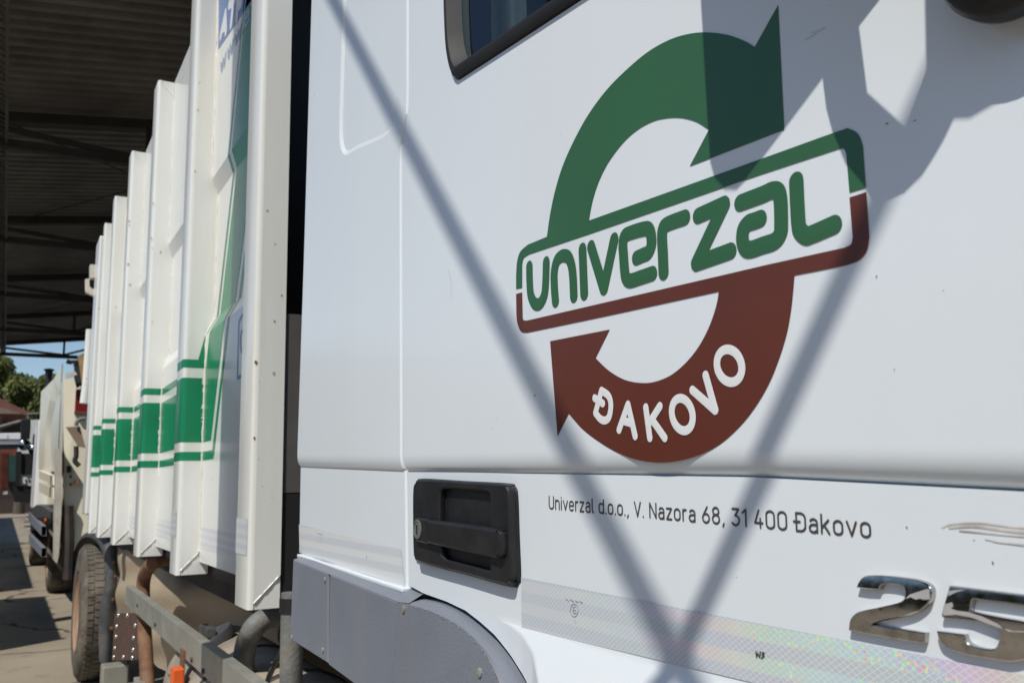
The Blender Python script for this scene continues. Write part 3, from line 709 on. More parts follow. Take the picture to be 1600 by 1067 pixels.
# ---------------------------------------------------------------- address line, narrow round-ended type
GL = {
 'U': (.46, [[(0, 1), (0, .24)] + arc(.23, .24, .23, .24, 180, 360)[1:] + [(.46, 1)]]),
 'n': (.38, [[(0, 0), (0, .72)], [(0, .48)] + arc(.19, .50, .19, .22, 180, 0)[1:] + [(.38, 0)]]),
 'i': (.0, [[(0, 0), (0, .72)], [(0, .95), (0, .96)]]),
 'v': (.40, [[(0, .72), (.2, 0), (.40, .72)]]),
 'e': (.38, [[(.0, .37), (.38, .37), (.38, .5)] + arc(.19, .50, .19, .22, 0, 180)[1:] + [(0, .22)] + arc(.19, .22, .19, .22, 180, 325)[1:]]),
 'r': (.22, [[(0, 0), (0, .72)], [(0, .46)] + arc(.17, .5, .17, .22, 180, 75)[1:]]),
 'z': (.34, [[(0, .72), (.34, .72), (0, 0), (.34, 0)]]),
 'a': (.36, [arc(.19, .53, .17, .19, 150, 0) + [(.36, 0)], [(.36, .42), (.17, .42)] + arc(.17, .21, .17, .21, 90, 270)[1:] + [(.25, .0), (.36, .12)]]),
 'l': (.12, [[(0, 1), (0, .12)] + arc(.12, .12, .12, .12, 180, 270)[1:]]),
 'd': (.38, [[(.38, 1), (.38, 0)], [(.38, .5)] + arc(.19, .5, .19, .22, 0, 180)[1:] + [(0, .22)] + arc(.19, .22, .19, .22, 180, 360)[1:]]),
 'o': (.38, [arc(.19, .5, .19, .22, 0, 180) + arc(.19, .22, .19, .22, 180, 360) + [(.38, .5)]]),
 '.': (.0, [[(0, 0), (0, .015)]]), ',': (.06, [[(.06, .02), (.0, -.15)]]),
 'V': (.46, [[(0, 1), (.23, 0), (.46, 1)]]), 'N': (.46, [[(0, 0), (0, 1), (.46, 0), (.46, 1)]]),
 '6': (.42, [[(.30, 1), (.06, .50), (0, .3)] + arc(.21, .28, .21, .28, 180, 540, 18)]),
 '8': (.42, [arc(.21, .27, .21, .27, 90, 450, 18), arc(.21, .77, .18, .23, -90, 270, 18)]),
 '3': (.40, [[(.02, 1), (.38, 1), (.17, .60)] + arc(.18, .30, .22, .30, 80, -145, 14)]),
 '1': (.18, [[(0, .80), (.18, 1), (.18, 0)]]), '4': (.42, [[(.22, 1), (0, .26), (.42, .26)], [(.30, .52), (.30, 0)]]),
 '0': (.42, [arc(.21, .76, .21, .24, 0, 180) + arc(.21, .24, .21, .24, 180, 360) + [(.42, .76)]]),
 'D': (.44, [[(0, 0), (0, 1), (.20, 1)] + arc(.20, .72, .24, .28, 90, 0)[1:] + arc(.20, .28, .24, .28, 0, -90) + [(0, 0)], [(-.12, .52), (.18, .52)]]),
 'k': (.36, [[(0, 0), (0, 1)], [(.33, .72), (.02, .30)], [(.13, .44), (.36, 0)]]),
 'w': (.56, [[(0, .72), (.14, 0), (.28, .72), (.42, 0), (.56, .72)]]), 't': (.22, [[(.08, 1), (.08, 0), (.2, 0)], [(0, .72), (.22, .72)]]),
}
def text_width(s, gap=.21, sp=.30): return sum((sp if c == ' ' else GL[c][0] + gap) for c in s) - gap
def text_line(s, p0, p1, cap, stroke, y, m, parent, name='print_letter', gap=.21, sp=.30):
    p0 = Vector(p0); p1 = Vector(p1); d = (p1 - p0); Wt = text_width(s, gap, sp); sx = d.length / Wt; d.normalize(); up = Vector((-d.y, d.x)); x = 0
    for c in s:
        if c == ' ': x += sp; continue
        w, sts = GL[c]; mb = MB()
        for k, stt in enumerate(sts):
            ribbon(mb, [p0 + d * ((x + u) * sx) + up * (v * cap) for u, v in stt], stroke, y - .0001 * k, .0002)
        mb.build(name, m, parent, smooth=60, fix=False); x += w + gap
text_line('Univerzal d.o.o., V. Nazora 68, 31 400 Dakovo', xz(858, 794, DLOW - .0005), xz(1360, 839, DLOW - .0005), .0142, .00098, DLOW - .0005, M['dark_print'], door_o)

# ---------------------------------------------------------------- reflective tapes
def tape(px_quad, y, m, nx=2):
    q = [xz(*p, y) for p in px_quad]
    V, Fs = fill_bm([q], y); mb = MB().add(V, Fs)
    return mb
yt = DLOW - .0007
tp = tape([(814, 901.5), (1000, 938), (1200, 977), (1700, 1074)][:1] + [(1200, 976), (1760, 1085), (1760, 1214), (1060, 1035)][0:0] + [(1760, 1085), (1760, 1205), (815, 980)], yt, M['tape'])
tp.build('reflective_tape', M['tape'], door_o, fix=False)
tp = tape([(467, 819), (627, 857), (633, 917), (468, 861)], yt, M['tape_plain']); 
tp.build('rear_reflective_tape', M['tape_plain'], truck, fix=False)
# approval marks printed on the tape
ym = yt - .0004
def px_strokes(parts, w, y, parent, name='tape_mark', m='faint_print'):
    mb = MB()
    for k, pts in enumerate(parts): ribbon(mb, [xz(a, b, y) for a, b in pts], w, y - .00005 * k, .0001)
    mb.build(name, M[m], parent, fix=False)
cxp, cyp = 897, 953
px_strokes([[(cxp + 6 * math.cos(t), cyp + 10 * math.sin(t)) for t in np.linspace(0, 2 * math.pi, 21)], [(899, 947), (895, 949), (896, 958), (900, 957)], [(895, 953), (899, 953)]], .0004, ym, door_o)
px_strokes([[(884, 935), (888, 938)], [(891, 936), (896, 939)], [(899, 938), (903, 940)], [(906, 939), (910, 941)]], .0006, ym, door_o)
px_strokes([[(898, 968), (899, 973)]], .0004, ym, door_o)
px_strokes([[(1181, 1017), (1182, 1026), (1184, 1020), (1187, 1027), (1188, 1018)], [(1191, 1019), (1194, 1020), (1191, 1023), (1194, 1024), (1190, 1028)]], .0007, ym, door_o, m='dark_print')
px_strokes([[(572, 868), (573, 872)]], .0012, ym, truck, 'tape_mark')
px_strokes([[(496, 833), (504, 835)], [(501, 840), (501, 848)]], .0005, ym, truck, 'tape_mark')

# ---------------------------------------------------------------- door handle
H = lambda x, y: (630 + x * .18744, 735 + y * .18744)
handle = MB()
fl = [xz(*H(*p[:2]), .004) + tuple(p[2:]) for p in [(78, 160), (98, 92), (150, 66), (500, 86), (860, 106), (915, 135), (938, 210), (950, 550), (962, 880), (945, 945), (880, 972), (500, 868), (140, 772), (92, 735), (80, 650), (76, 400)]]
fl = smooth_poly(fl, True, 4)
plate(handle, fl, .004, .0135, ch=.003)
ff = [xz(*H(*p[:2]), -.006) + tuple(p[2:]) for p in [(80, 165), (98, 96), (145, 74), (500, 93), (815, 113), (862, 140), (876, 210), (884, 550), (892, 860), (880, 920), (842, 950), (500, 858), (135, 764), (92, 725), (82, 640), (77, 400)]]
ff = smooth_poly(ff, True, 4)
hole = smooth_poly([xz(*H(*p[:2]), -.006) + tuple(p[2:]) for p in [(300, 210), (312, 165), (345, 150), (520, 160), (680, 176), (712, 195), (722, 240), (724, 550), (722, 800), (700, 832), (560, 795), (400, 755), (340, 730), (305, 640), (298, 420)]], True, 4)
plate(handle, ff, -.006, .004, holes=[hole], ch=.0025)
# recess pocket: sloping from shallow at the rear to deep at the front
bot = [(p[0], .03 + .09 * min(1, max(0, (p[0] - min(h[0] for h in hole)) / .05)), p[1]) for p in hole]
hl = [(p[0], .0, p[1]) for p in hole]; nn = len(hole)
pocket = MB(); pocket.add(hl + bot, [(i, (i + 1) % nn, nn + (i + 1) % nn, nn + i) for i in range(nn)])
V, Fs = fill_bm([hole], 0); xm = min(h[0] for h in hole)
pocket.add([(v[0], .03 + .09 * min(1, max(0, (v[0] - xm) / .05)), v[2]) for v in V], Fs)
pocket.build('handle_pocket', M['black'], door_o, smooth=35)  # shade of the deep recess put into a blacker colour than the surround
h_o = handle.build('door_handle', M['black_plastic'], door_o, smooth=35)
h_o.name = 'handle_surround'
grip = MB()
gp = smooth_poly([xz(*H(*p[:2]), -.014) + tuple(p[2:]) for p in [(205, 412, 1), (500, 450), (780, 492), (808, 505), (816, 540), (816, 690), (800, 722), (765, 726), (480, 668), (205, 604, 1)]], True, 4)
plate(grip, gp, -.016, -.002, ch=.0035)
grip.build('handle_grip', M['black_plastic'], door_o, smooth=35)
lk = MB(); lp = smooth_poly([xz(*H(*p[:2]), -.012) + tuple(p[2:]) for p in [(96, 420), (108, 398), (140, 396), (212, 408, 1), (210, 612, 1), (130, 592), (104, 575), (96, 540)]], True, 4)
plate(lk, lp, -.0135, -.004, ch=.002); lk.build('lock_pad', M['black_plastic'], door_o, smooth=35)
kc = xz(*H(121, 490), -.0138); km = MB(); km.lathe((kc[0], -.0138, kc[1]), (0, -1, 0), [(.0145, 0), (.0145, .0012), (.012, .0018), (.012, .0008), (.0, .0008)], 24)
km.bar((kc[0], -.0152, kc[1] - .007), (kc[0], -.0152, kc[1] + .007), .0022, .001, mi=1)
km.build('keyhole', [M['exhaust'], M['black']], door_o, smooth=40)

# ---------------------------------------------------------------- chrome digits
D2 = lambda x, y: (1310 + x * .1406, 880 + y * .1406)
D5 = lambda x, y: (1450 + x * .17523, 880 + y * .17523)
yf = DLOW - .0052
two = [(205, 260, 1), (222, 217), (258, 170), (315, 145), (420, 142), (560, 150), (760, 172), (870, 194), (960, 226), (1008, 265), (1025, 320), (1010, 400), (960, 468), (860, 535), (700, 585), (560, 615), (440, 640), (352, 676, 1), (372, 688), (600, 722), (952, 780, 1), (944, 866, 1), (895, 872), (500, 808), (115, 735, 1), (128, 640), (168, 580), (240, 540), (420, 502), (600, 462), (695, 432), (735, 385), (745, 315), (732, 265), (695, 240), (600, 224), (512, 219), (468, 235), (442, 281, 1), (330, 277)]
five = [(192, 208, 1), (870, 292), (1010, 313, 1), (985, 402, 1), (860, 370), (402, 310, 1), (383, 330), (365, 432, 1), (600, 482), (860, 530), (955, 578), (988, 660), (955, 770), (880, 838), (760, 866), (640, 858), (300, 796), (140, 726), (94, 662), (80, 612, 1), (316, 641, 1), (330, 690), (380, 735), (480, 764), (570, 772), (612, 745), (640, 660), (638, 592), (600, 550), (480, 510), (300, 484), (148, 472, 1), (124, 450)]
def digit(px_pts, f, scuffs):
    poly = [xz(x, y, yf) for x, y in smooth_poly([tuple(f(*p[:2])) + tuple(p[2:]) for p in px_pts], True, 4)]
    poly = inset(poly, -.0006)
    mb = MB(); plate(mb, poly, yf, DLOW - .0002, ch=.0008)
    o = mb.build('badge_digit', M['chrome'], door_o, smooth=20)
    for sc in scuffs:
        pl = [xz(x, y, yf - .0006) for x, y in [f(*p) for p in sc]]
        V, Fs = fill_bm([pl], yf - .0006); MB().add(V, Fs).build('scuff', M['scuff'], o.parent if False else door_o, fix=False)
digit(two, D2, [[(740, 395), (790, 345), (880, 315), (990, 280), (1012, 290), (1016, 395), (960, 402), (900, 390), (860, 400), (800, 372)]])
digit(five, D5, [[(180, 245), (260, 235), (330, 232), (250, 255), (180, 290)], [(150, 360), (215, 345), (225, 380), (205, 400), (260, 420), (360, 432), (480, 470), (620, 535), (700, 590), (620, 568), (480, 515), (380, 478), (250, 455), (140, 462), (130, 440)], [(640, 560), (760, 600), (856, 600), (856, 612), (720, 606)]])
# dried brush smear on the door by the frame edge
sm = MB()
for k, pts in enumerate([[(1472, 824), (1490, 818), (1530, 817), (1580, 823), (1640, 828)], [(1484, 824), (1520, 822), (1570, 828), (1640, 836)], [(1500, 829), (1545, 833), (1600, 838), (1640, 842)], [(1540, 842), (1575, 848), (1640, 853)], [(1553, 846), (1600, 852), (1640, 858)]]):
    ribbon(sm, [xz(a, b, DLOW - .0003) for a, b in smooth_poly(pts, False, 5)], (.0006, .0010, .0006, .0004, .0003)[k], DLOW - .0003 - .00005 * k, .00005)
M['smear'] = mat('dried_smear', (.53, .50, .46), .7, var=.3, scale=70)
sm.build('smear', M['smear'], door_o, fix=False)

# ---------------------------------------------------------------- grey skirts under the cab
def skirt(px_pts, y, depth, name, top_bevel=.012):
    poly = [xz(a, b, y) for a, b in px_pts]
    mb = MB(); plate(mb, poly, y, y + depth, ch=.003); return mb.build(name, M['grey_plastic'], truck, smooth=30)
ysk = -.022
skirt([(458, 873), (512, 895), (511.5, 1036), (453, 999)], ysk, .05, 'skirt_panel')
skirt([(515.5, 896), (621, 939), (613, 1067), (609, 1110), (513, 1039)], ysk, .05, 'skirt_panel')
lg = MB(); le = [xz(a, b, -.0225) for a, b in ((458, 873), (513, 895), (621, 938), (638, 940))]
lb_ = [(-1.957, 1.362), (-1.66, 1.356), (-1.365, 1.345), (-1.32, 1.342)]
lg.add([(a[0], -.0215, a[1] - .002) for a in le] + [(b[0], .035, b[1]) for b in lb_], [(i, i + 1, 5 + i, 4 + i) for i in range(3)]); lg.build('skirt_ledge', M['grey_plastic'], truck)
sf = MB(); sf.bar((-1.955, .006, 1.3535), (-1.362, .006, 1.335), .016, .007); sf.build('sill_flange', M['cab'], truck, bevel=.002)
for (x, y) in ((508, 905), (505, 1015), (456, 995)):
    p = at_y(x, y, ysk); MB().lathe((p[0], ysk, p[2]), (0, -1, 0), [(.005, 0), (.005, .002), (.003, .003), (.0, .003)], 10).build('screw', M['alloy'], truck)
# wheel arch fender
arch_in = smooth_poly([(623, 941), (660, 950), (700, 967), (735, 993), (760, 1023), (778, 1060), (788, 1095), (794, 1140)], False, 5)
arch_out = smooth_poly([(640, 934), (684, 942), (722, 962), (765, 1000), (795, 1036), (815, 1072), (828, 1110), (836, 1160)], False, 5)
ain = [xz(a, b, ysk) for a, b in arch_in]; aout = [xz(a, b, .004) for a, b in arch_out]
fm = MB()
poly = ain + [xz(700, 1400, ysk), xz(606, 1300, ysk), xz(613.5, 1067, ysk), xz(622.5, 941, ysk)]
V, Fs = fill_bm([poly], ysk); fm.add(V, Fs)
na = len(ain); 
mid = [((a[0] * .45 + b[0] * .55), -.022 + .006, (a[1] * .45 + b[1] * .55)) for a, b in zip(ain, aout)]
r0 = [(a[0], ysk, a[1]) for a in ain]; r2 = [(b[0], .004, b[1]) for b in aout]; r3 = [(b[0] - .003, .10, b[1] - .003) for b in aout]
for a, b in ((r0, mid), (mid, r2), (r2, r3)): fm.add(a + b, [(i, i + 1, na + i + 1, na + i) for i in range(na - 1)])
l0 = [xz(622.5, 941, ysk), xz(613.5, 1067, ysk), xz(606, 1300, ysk)]
for p, q in zip(l0[:-1], l0[1:]): fm.quad((p[0], ysk, p[1]), (q[0], ysk, q[1]), (q[0], .06, q[1]), (p[0], .06, p[1]))
fm.build('wheel_arch', M['grey_plastic'], truck, smooth=50)
wm = MB(); rnd = random.Random(3)
for i in range(2, na - 2):
    a, b = Vector(ain[i]), Vector(ain[i + 1]); d = (b - a).normalized(); nn_ = Vector((-d.y, d.x))
    for k in range(4):
        c = a.lerp(b, rnd.random()) + nn_ * rnd.gauss(-.001, .0016); ln = rnd.uniform(.002, .006); w_ = rnd.uniform(.0004, .0012)
        wm.add([(c.x, ysk - .0006, c.y), (c.x + d.x * ln, ysk - .0006, c.y + d.y * ln - .001), (c.x + d.x * ln - nn_.x * w_, ysk - .0006, c.y + d.y * ln - nn_.y * w_), (c.x - nn_.x * w_ * 1.5, ysk - .0006, c.y - nn_.y * w_ * 1.5)], [(0, 1, 2, 3)])
o = wm.build('scratch_marks', M['scuff'], truck, fix=False); o['kind'] = 'stuff'
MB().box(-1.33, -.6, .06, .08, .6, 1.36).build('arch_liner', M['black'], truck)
for (x, y) in ((631, 951), (750, 1050)):
    p = at_y(x, y, ysk); MB().lathe((p[0], ysk, p[2]), (0, -1, 0), [(.006, 0), (.006, .002), (.003, .003), (.0, .003)], 10).build('screw', M['alloy'], truck)

# ---------------------------------------------------------------- door mirrors (shadow of the upper heads lies on the door)
def lifted(px_pts, d):
    """outline on the door carried out along the sun's direction by d metres"""
    k = d / -SUN.y; return [(p[0] + SUN.x * k, p[1] + SUN.z * k) for p in [xz(a, b) for a, b in px_pts]]
mirror_d = .14
def sun_prism(mb, px_pts, d0, d1):
    a, b = lifted(px_pts, d0), lifted(px_pts, d1); n = len(a)
    for pts, d in ((a, d0), (b, d1)):
        V, Fs = fill_bm([pts], -d); mb.add(V, Fs)
    mb.add([(p[0], -d0, p[1]) for p in a] + [(p[0], -d1, p[1]) for p in b], [(k, (k + 1) % n, n + (k + 1) % n, n + k) for k in range(n)])
    return mb
sun_prism(MB(), [(1092, -250), (1095, 0), (1103, 140), (1110, 255), (1117, 280), (1132, 297), (1150, 298), (1163, 285), (1220, 210), (1287, 121), (1312, 0), (1330, -250)], mirror_d, mirror_d + .03).build('mirror_head', M['black_plastic'], truck)
sun_prism(MB(), [(1270, -250), (1285, 121), (1291, 170), (1301, 208), (1322, 258), (1350, 292), (1362, 311), (1385, 316), (1414, 302), (1416, 200), (1355, 145), (1342, 42), (1375, 0), (1500, -190), (1450, -250)], mirror_d - .05, mirror_d - .03).build('mirror_arm', M['black_plastic'], truck)
sun_prism(MB(), [(1413, 200), (1412, 303), (1440, 276), (1460, 245), (1476, 217), (1490, 187), (1515, 186), (1560, 160), (1602, 122), (1700, 20), (1800, -250), (1440, -250), (1445, 0), (1447, 108)], mirror_d, mirror_d + .035).build('mirror_head', M['black_plastic'], truck)
# the lower kerb mirror whose underside shows at the top right
cmx = at_y(1566, -103, -.032)
km = MB(); km.lathe((cmx[0], -.006, cmx[2]), (0, -1, 0), [(.030, 0), (.048, .003), (.0515, .010), (.0515, .018), (.048, .024), (.036, .028), (.02, .030), (0, .031)], 40)
km.build('kerb_mirror', M['black_plastic'], truck, smooth=60)

ch = MB(); rn = random.Random(21)
for k in range(18):
    px_, py_ = rn.uniform(660, 1590), rn.uniform(60, 700)
    if k > 14: py_ = rn.uniform(790, 880)
    yy = (-.0008 if py_ < 715 else DLOW - .0004); x, z = xz(px_, py_, yy); L_ = rn.uniform(.0005, .0015); a = rn.uniform(0, 3.14); w_ = rn.uniform(.0003, .0007)
    d = Vector((math.cos(a), math.sin(a))); n_ = Vector((-d.y, d.x)); c = Vector((x, z)); pts = [c - d * L_, c + n_ * w_, c + d * L_, c - n_ * w_]
    ch.add([(p.x, yy, p.y) for p in pts], [(0, 1, 2, 3)])
o = ch.build('paint_chips', M['dark_print'], door_o, fix=False); o['kind'] = 'stuff'
sc_ = MB()
for (a, b, c, d) in ((1268, 52, 1290, 43), (1258, 62, 1276, 52), (700, 420, 705, 470)):
    ribbon(sc_, [xz(a, b, -.0008), xz((a + c) / 2 + 3, (b + d) / 2, -.0008), xz(c, d, -.0008)], .00022, -.0008, .00003)
o = sc_.build('scratch_marks', M['scuff'], door_o, fix=False); o['kind'] = 'stuff'

# ---------------------------------------------------------------- refuse body
RZ0, RZ1, RD = 1.19, 3.56, .082
ribs = [(-2.556, -2.403), (-3.667, -3.519), (-4.768, -4.616), (-5.86, -5.715), (-6.83, -6.69), (-7.55, -7.43)]
ZF = [(1.235, .080), (2.083, .080), (2.141, .105), (2.641, .105), (2.699, .080), (3.57, .080)]
def panel_y(z): return float(np.interp(z, [p[0] for p in ZF], [p[1] for p in ZF]))
def rib_mesh(x0, x1):
    w = x1 - x0; mb = MB(); e = .010; zl, zh = RZ0, RZ1; yb = .112 if x0 < -3 else .0835
    # profile across X: rounded front corner
    pr = [(x0, RD), (x0, e), (x0 + e * .3, e * .3), (x0 + e, 0), (x1 - e * 1.6, 0), (x1 - e * .5, e * .25), (x1 - e * .1, e * .7), (x1, e * 1.5)]
    def zlow(y): return zl
    vs = []; 
    for (x, y) in pr: vs += [(x, y, zl), (x, y, zh)]
    fs = [(2 * i, 2 * i + 2, 2 * i + 3, 2 * i + 1) for i in range(len(pr) - 1)]; mb.add(vs, fs)
    # front side with 45 degree closed ends; end gussets sit slightly back
    ye = e * 1.5; g_ = .0025
    mb.add([(x1, ye, zl + ye), (x1, RD, zl + RD), (x1, yb, zl + RD), (x1, yb, zh - RD), (x1, RD, zh - RD), (x1, ye, zh - ye)], [(0, 1, 2, 3, 4, 5)])
    mb.add([(x1, ye, zl + ye), (x1, ye, zh - ye), (x1, ye, zl), (x1, ye, zh)], [])
    mb.add([(x1 - g_, ye, zl), (x1 - g_, yb, zl), (x1 - g_, yb, zl + RD), (x1 - g_, RD, zl + RD), (x1 - g_, ye, zl + ye)], [(0, 1, 2, 3, 4)])
    mb.add([(x1 - g_, ye, zh), (x1 - g_, yb, zh), (x1 - g_, yb, zh - RD), (x1 - g_, RD, zh - RD), (x1 - g_, ye, zh - ye)], [(0, 1, 2, 3, 4)])
    mb.quad((x1, ye, zl), (x1, ye, zl + ye), (x1 - g_, ye, zl + ye), (x1 - g_, ye, zl))
    mb.quad((x0, RD, zl), (x0, e, zl), (x1 - g_, e, zl), (x1 - g_, RD + .03, zl)); mb.quad((x0, e, zl), (x0 + e, 0, zl), (x1 - e * 1.6, 0, zl), (x1 - g_, e, zl))
    mb.quad((x0, RD, zh), (x0, e, zh), (x1 - g_, e, zh), (x1 - g_, RD + .03, zh)); mb.quad((x0, e, zh), (x0 + e, 0, zh), (x1 - e * 1.6, 0, zh), (x1 - g_, e, zh))
    return mb
bead = M['weld']
for i, (x0, x1) in enumerate(ribs):
    r = rib_mesh(x0, x1).build('rib', M['body'], truck, smooth=50, fix=False)
    wb = MB(); rn = random.Random(i)
    pts = [(x1 + .001, panel_y(z) - .001 + rn.uniform(-.0012, .0012), z) for z in np.arange(1.27, 3.48, .022)]
    if i > 0: wb.tube(pts, [.0035 + rn.uniform(0, .0018) for _ in pts], 6); wb.build('weld_seam', bead, r, smooth=60)
    for (z0, z1) in ((RZ0 + .016, RZ0 + RD), (RZ1 - .016, RZ1 - RD)):
        pts = [(x1 - .001 + rn.uniform(-.0006, .0006), .016 + (RD - .016) * t, z0 + (z1 - z0) * t) for t in np.linspace(0, .97, 12)]
        MB().tube(pts, [.0026 + rn.uniform(-.0006, .0008) for _ in pts], 7).build('corner_weld', M['body'], r, smooth=60)
# bays
bays = [(-3.519, -2.556), (-4.616, -3.667), (-5.715, -4.768), (-6.69, -5.86), (-7.43, -6.83)]
for (x0, x1) in bays:
    mb = MB()
    for (a, b) in zip(ZF[:-1], ZF[1:]): mb.quad((x0, a[1], a[0]), (x1, a[1], a[0]), (x1, b[1], b[0]), (x0, b[1], b[0]))
    mb.quad((x0, .08, 1.235), (x1, .08, 1.235), (x1, .14, 1.225), (x0, .14, 1.225))
    mb.build('side_panel', M['body'], truck, fix=False)
# container behind the skin, front bulkhead
cb = MB(); cb.box(-7.55, -2.62, .125, .14, 1.2, 3.66); cb.box(-7.55, -2.42, .125, 2.4, 3.66, 3.7); cb.box(-7.55, -2.42, 2.39, 2.4, 1.2, 3.66); cb.box(-7.55, -2.42, .125, 2.4, 1.18, 1.2); cb.box(-3.1, -3.06, .14, 2.39, 1.2, 3.66)
cb.build('container_shell', M['black'], truck)
MB().box(-2.43, -2.411, .0845, .60, 1.485, 1.97).build('bulkhead', M['bulkhead'], truck)
MB().box(-2.43, -2.412, .0845, .60, 1.195, 1.482).build('bulkhead_shade', M['black'], truck)  # black plate paints in the shadow over the lower bulkhead
# green stripes: strips over ribs, bays, following the folds
bandz = [(1.604, 1.636), (1.672, 1.913), (1.952, 1.983)]
od = .0009
def strip_on_panel(mb, x0, x1, z0, z1, mi=0):
    zs = [z0] + [z for z, _ in ZF if z0 < z < z1] + [z1]
    for a, b in zip(zs[:-1], zs[1:]): mb.quad((x0, panel_y(a) - od, a), (x1, panel_y(a) - od, a), (x1, panel_y(b) - od, b), (x0, panel_y(b) - od, b), mi)
for k, (x0, x1) in enumerate(ribs[1:]):
    e = .010
    for (z0, z1) in bandz:
        mb = MB()
        pr = [(x0 - od, .02), (x0 - od, e), (x0 + e * .3 - od * .7, e * .3 - od * .7), (x0 + e, -od), (x1 - e * 1.6, -od), (x1 - e * .5 + od * .5, e * .25 - od * .9), (x1 - e * .1 + od * .9, e * .7 - od * .4), (x1 + od, e * 1.5), (x1 + od, .076)]
        vs = []
        for (x, y) in pr: vs += [(x, y, z0), (x, y, z1)]
        mb.add(vs, [(2 * i, 2 * i + 2, 2 * i + 3, 2 * i + 1) for i in range(len(pr) - 1)])
        mb.build('stripe', M['stripe'], truck, smooth=50, fix=False)
    if k >= 1:
        x1b = bays[k][1] ; x0b = bays[k][0]
for (x0, x1) in bays[1:]:
    for (z0, z1) in bandz:
        mb = MB(); strip_on_panel(mb, x0 + .006, x1, z0, z1); mb.build('stripe', M['stripe'], truck, fix=False)
# on the first bay the stripes turn upward
def band(levels_l, levels_r):
    mb = MB()
    for (a, b, c, d) in zip(levels_l[:-1], levels_l[1:], levels_r[:-1], levels_r[1:]): mb.quad(a, c, d, b)
    mb.build('stripe', M['stripe'], truck, fix=False)
def lv(xs_): # xs_ (x, z, y)
    return [(x, y - od, z) for x, z, y in xs_]
Lv = [(1.60, .08), (2.083, .08), (2.141, .105), (2.641, .105), (2.699, .08), (3.15, .08), (3.52, .08)]
def line_at(x_at):  # list of x at z levels
    return [(x, z, y) for x, (z, y) in zip(x_at, Lv)]
thinL_l = [-3.555, -3.546, -3.467, -3.251, -3.232, -3.055, -2.90]; thinL_r = [-3.53, -3.512, -3.433, -3.222, -3.203, -3.037, -2.88]
thk_l = [-3.49, -3.458, -3.399, -3.185, -3.165, -3.015, -2.86]; thk_r = [-3.362, -3.195, -3.146, -2.90, -2.87, -2.58, -2.57]
thR_l = [-3.334, -3.143, -3.106, -2.84, -2.80, -2.565, -2.562]; thR_r = [-3.305, -3.112, -3.067, -2.79, -2.75, -2.56, -2.557]
# left thin line begins above the fold
band(lv(line_at(thinL_l)[1:]), lv(line_at(thinL_r)[1:]))
tl = [(-3.513, 1.672, .08)] + [(-3.513, 1.95, .08)] + line_at(thk_l)[1:]
tr = [(-3.368, 1.672, .08)] + [(-3.368 + .173 * .68, 1.95, .08)] + line_at(thk_r)[1:]
band(lv(tl), lv(tr))
band(lv([(-3.337, 1.636, .08), (-3.155, 2.06, .08)] + line_at(thR_l)[1:]), lv([(-3.308, 1.604, .08), (-3.122, 2.06, .08)] + line_at(thR_r)[1:]))
mb = MB(); mb.quad((-3.513, .08 - od, 1.604), (-3.314, .08 - od, 1.604), (-3.34, .08 - od, 1.6355), (-3.513, .08 - od, 1.636)); mb.build('stripe', M['stripe'], truck, fix=False)
# rising wedge on the rib face beside it
xr = ribs[1][1] + od + .0004
mb = MB(); mb.add([(xr, .052, 1.984), (xr, .0755, 1.952), (xr, .0775, 2.085), (xr, .074, 2.075)], [(0, 1, 2, 3)]); mb.build('stripe', M['stripe'], truck, fix=False)
# peeled flecks where the weld rubs through the film
pk = MB(); rn = random.Random(5)
for (x0, x1) in ribs[1:5]:
    z = 1.68
    while z < 1.91:
        h_ = rn.uniform(.004, .03)
        if rn.random() < .6:
            pk.add([(x1 + .0012, .070 + rn.uniform(-.002, .002), z), (x1 + .0012, .0762, z), (x1 + .0012, .0762, z + h_), (x1 + .0012, .071 + rn.uniform(-.003, .002), z + h_ * .8)], [(0, 1, 2, 3)])
        z += h_ + rn.uniform(.002, .01)
o = pk.build('peeled_flecks', M['weld'], truck, fix=False); o['kind'] = 'stuff'
# maker's sticker on the first bay, partly behind the front rib
q = [xz(340, 82, .0785), xz(341, -60, .0785), xz(400, -120, .0785), xz(400, 0, .0785)]
ys_ = .08 - .0009
poly = [(-3.50, 3.222), (-3.50, 3.62 - .02), (-2.62, 3.59), (-2.62, 3.10 + .03), (-3.36, 3.19)]
poly = [xz(341, 78, ys_), xz(342, -40, ys_), (-2.60, 3.55), (-2.60, 3.165), xz(392, 2, ys_)]
V, Fs = fill_bm([poly], ys_); MB().add(V, Fs).build('sticker', M['blue_film'], truck, fix=False)
yl = ys_ - .0008
def big_letters(parts, w, m, name):
    for pts_l in parts:
        mb = MB()
        for k, pts in enumerate(pts_l): ribbon(mb, [xz(a, b, yl) for a, b in pts], w, yl - .0002 * k, .0003)
        mb.build(name, m, truck, fix=False)
big_letters([[[(345, 56), (352, 22), (353, 49)], [(347.5, 44), (352.5, 41)]], [[(361, 38), (364, 6)], [(358.5, 8), (367.5, -2)]], [[(370, 28), (371.5, -6), (377, -12), (376.5, 4), (371, 12)]]], .022, M['white_film'], 'sticker_letter')
text_line('www.atr', (-3.42, 3.10), (-2.80, 3.085), .06, .0065, yl, M['pale_blue'], truck, 'sticker_letter')
# small plate outline with round mark on the first bay (pale blue print)
pb = MB(); pr_ = [(378, 493), (373, 503), (370.5, 590), (376, 588)]
ribbon(pb, [xz(a, b, ys_) for a, b in pr_], .006, ys_, .0002)
ribbon(pb, [xz(380, 518, ys_)] + [xz(375.5 + 2.5 * (1 - math.sin(t)), 534 - 17 * math.cos(t), ys_) for t in np.linspace(.3, 2.9, 8)], .006, ys_ - .0001, .0002)
pb.build('instruction_mark', M['blue_film'], truck, fix=False)
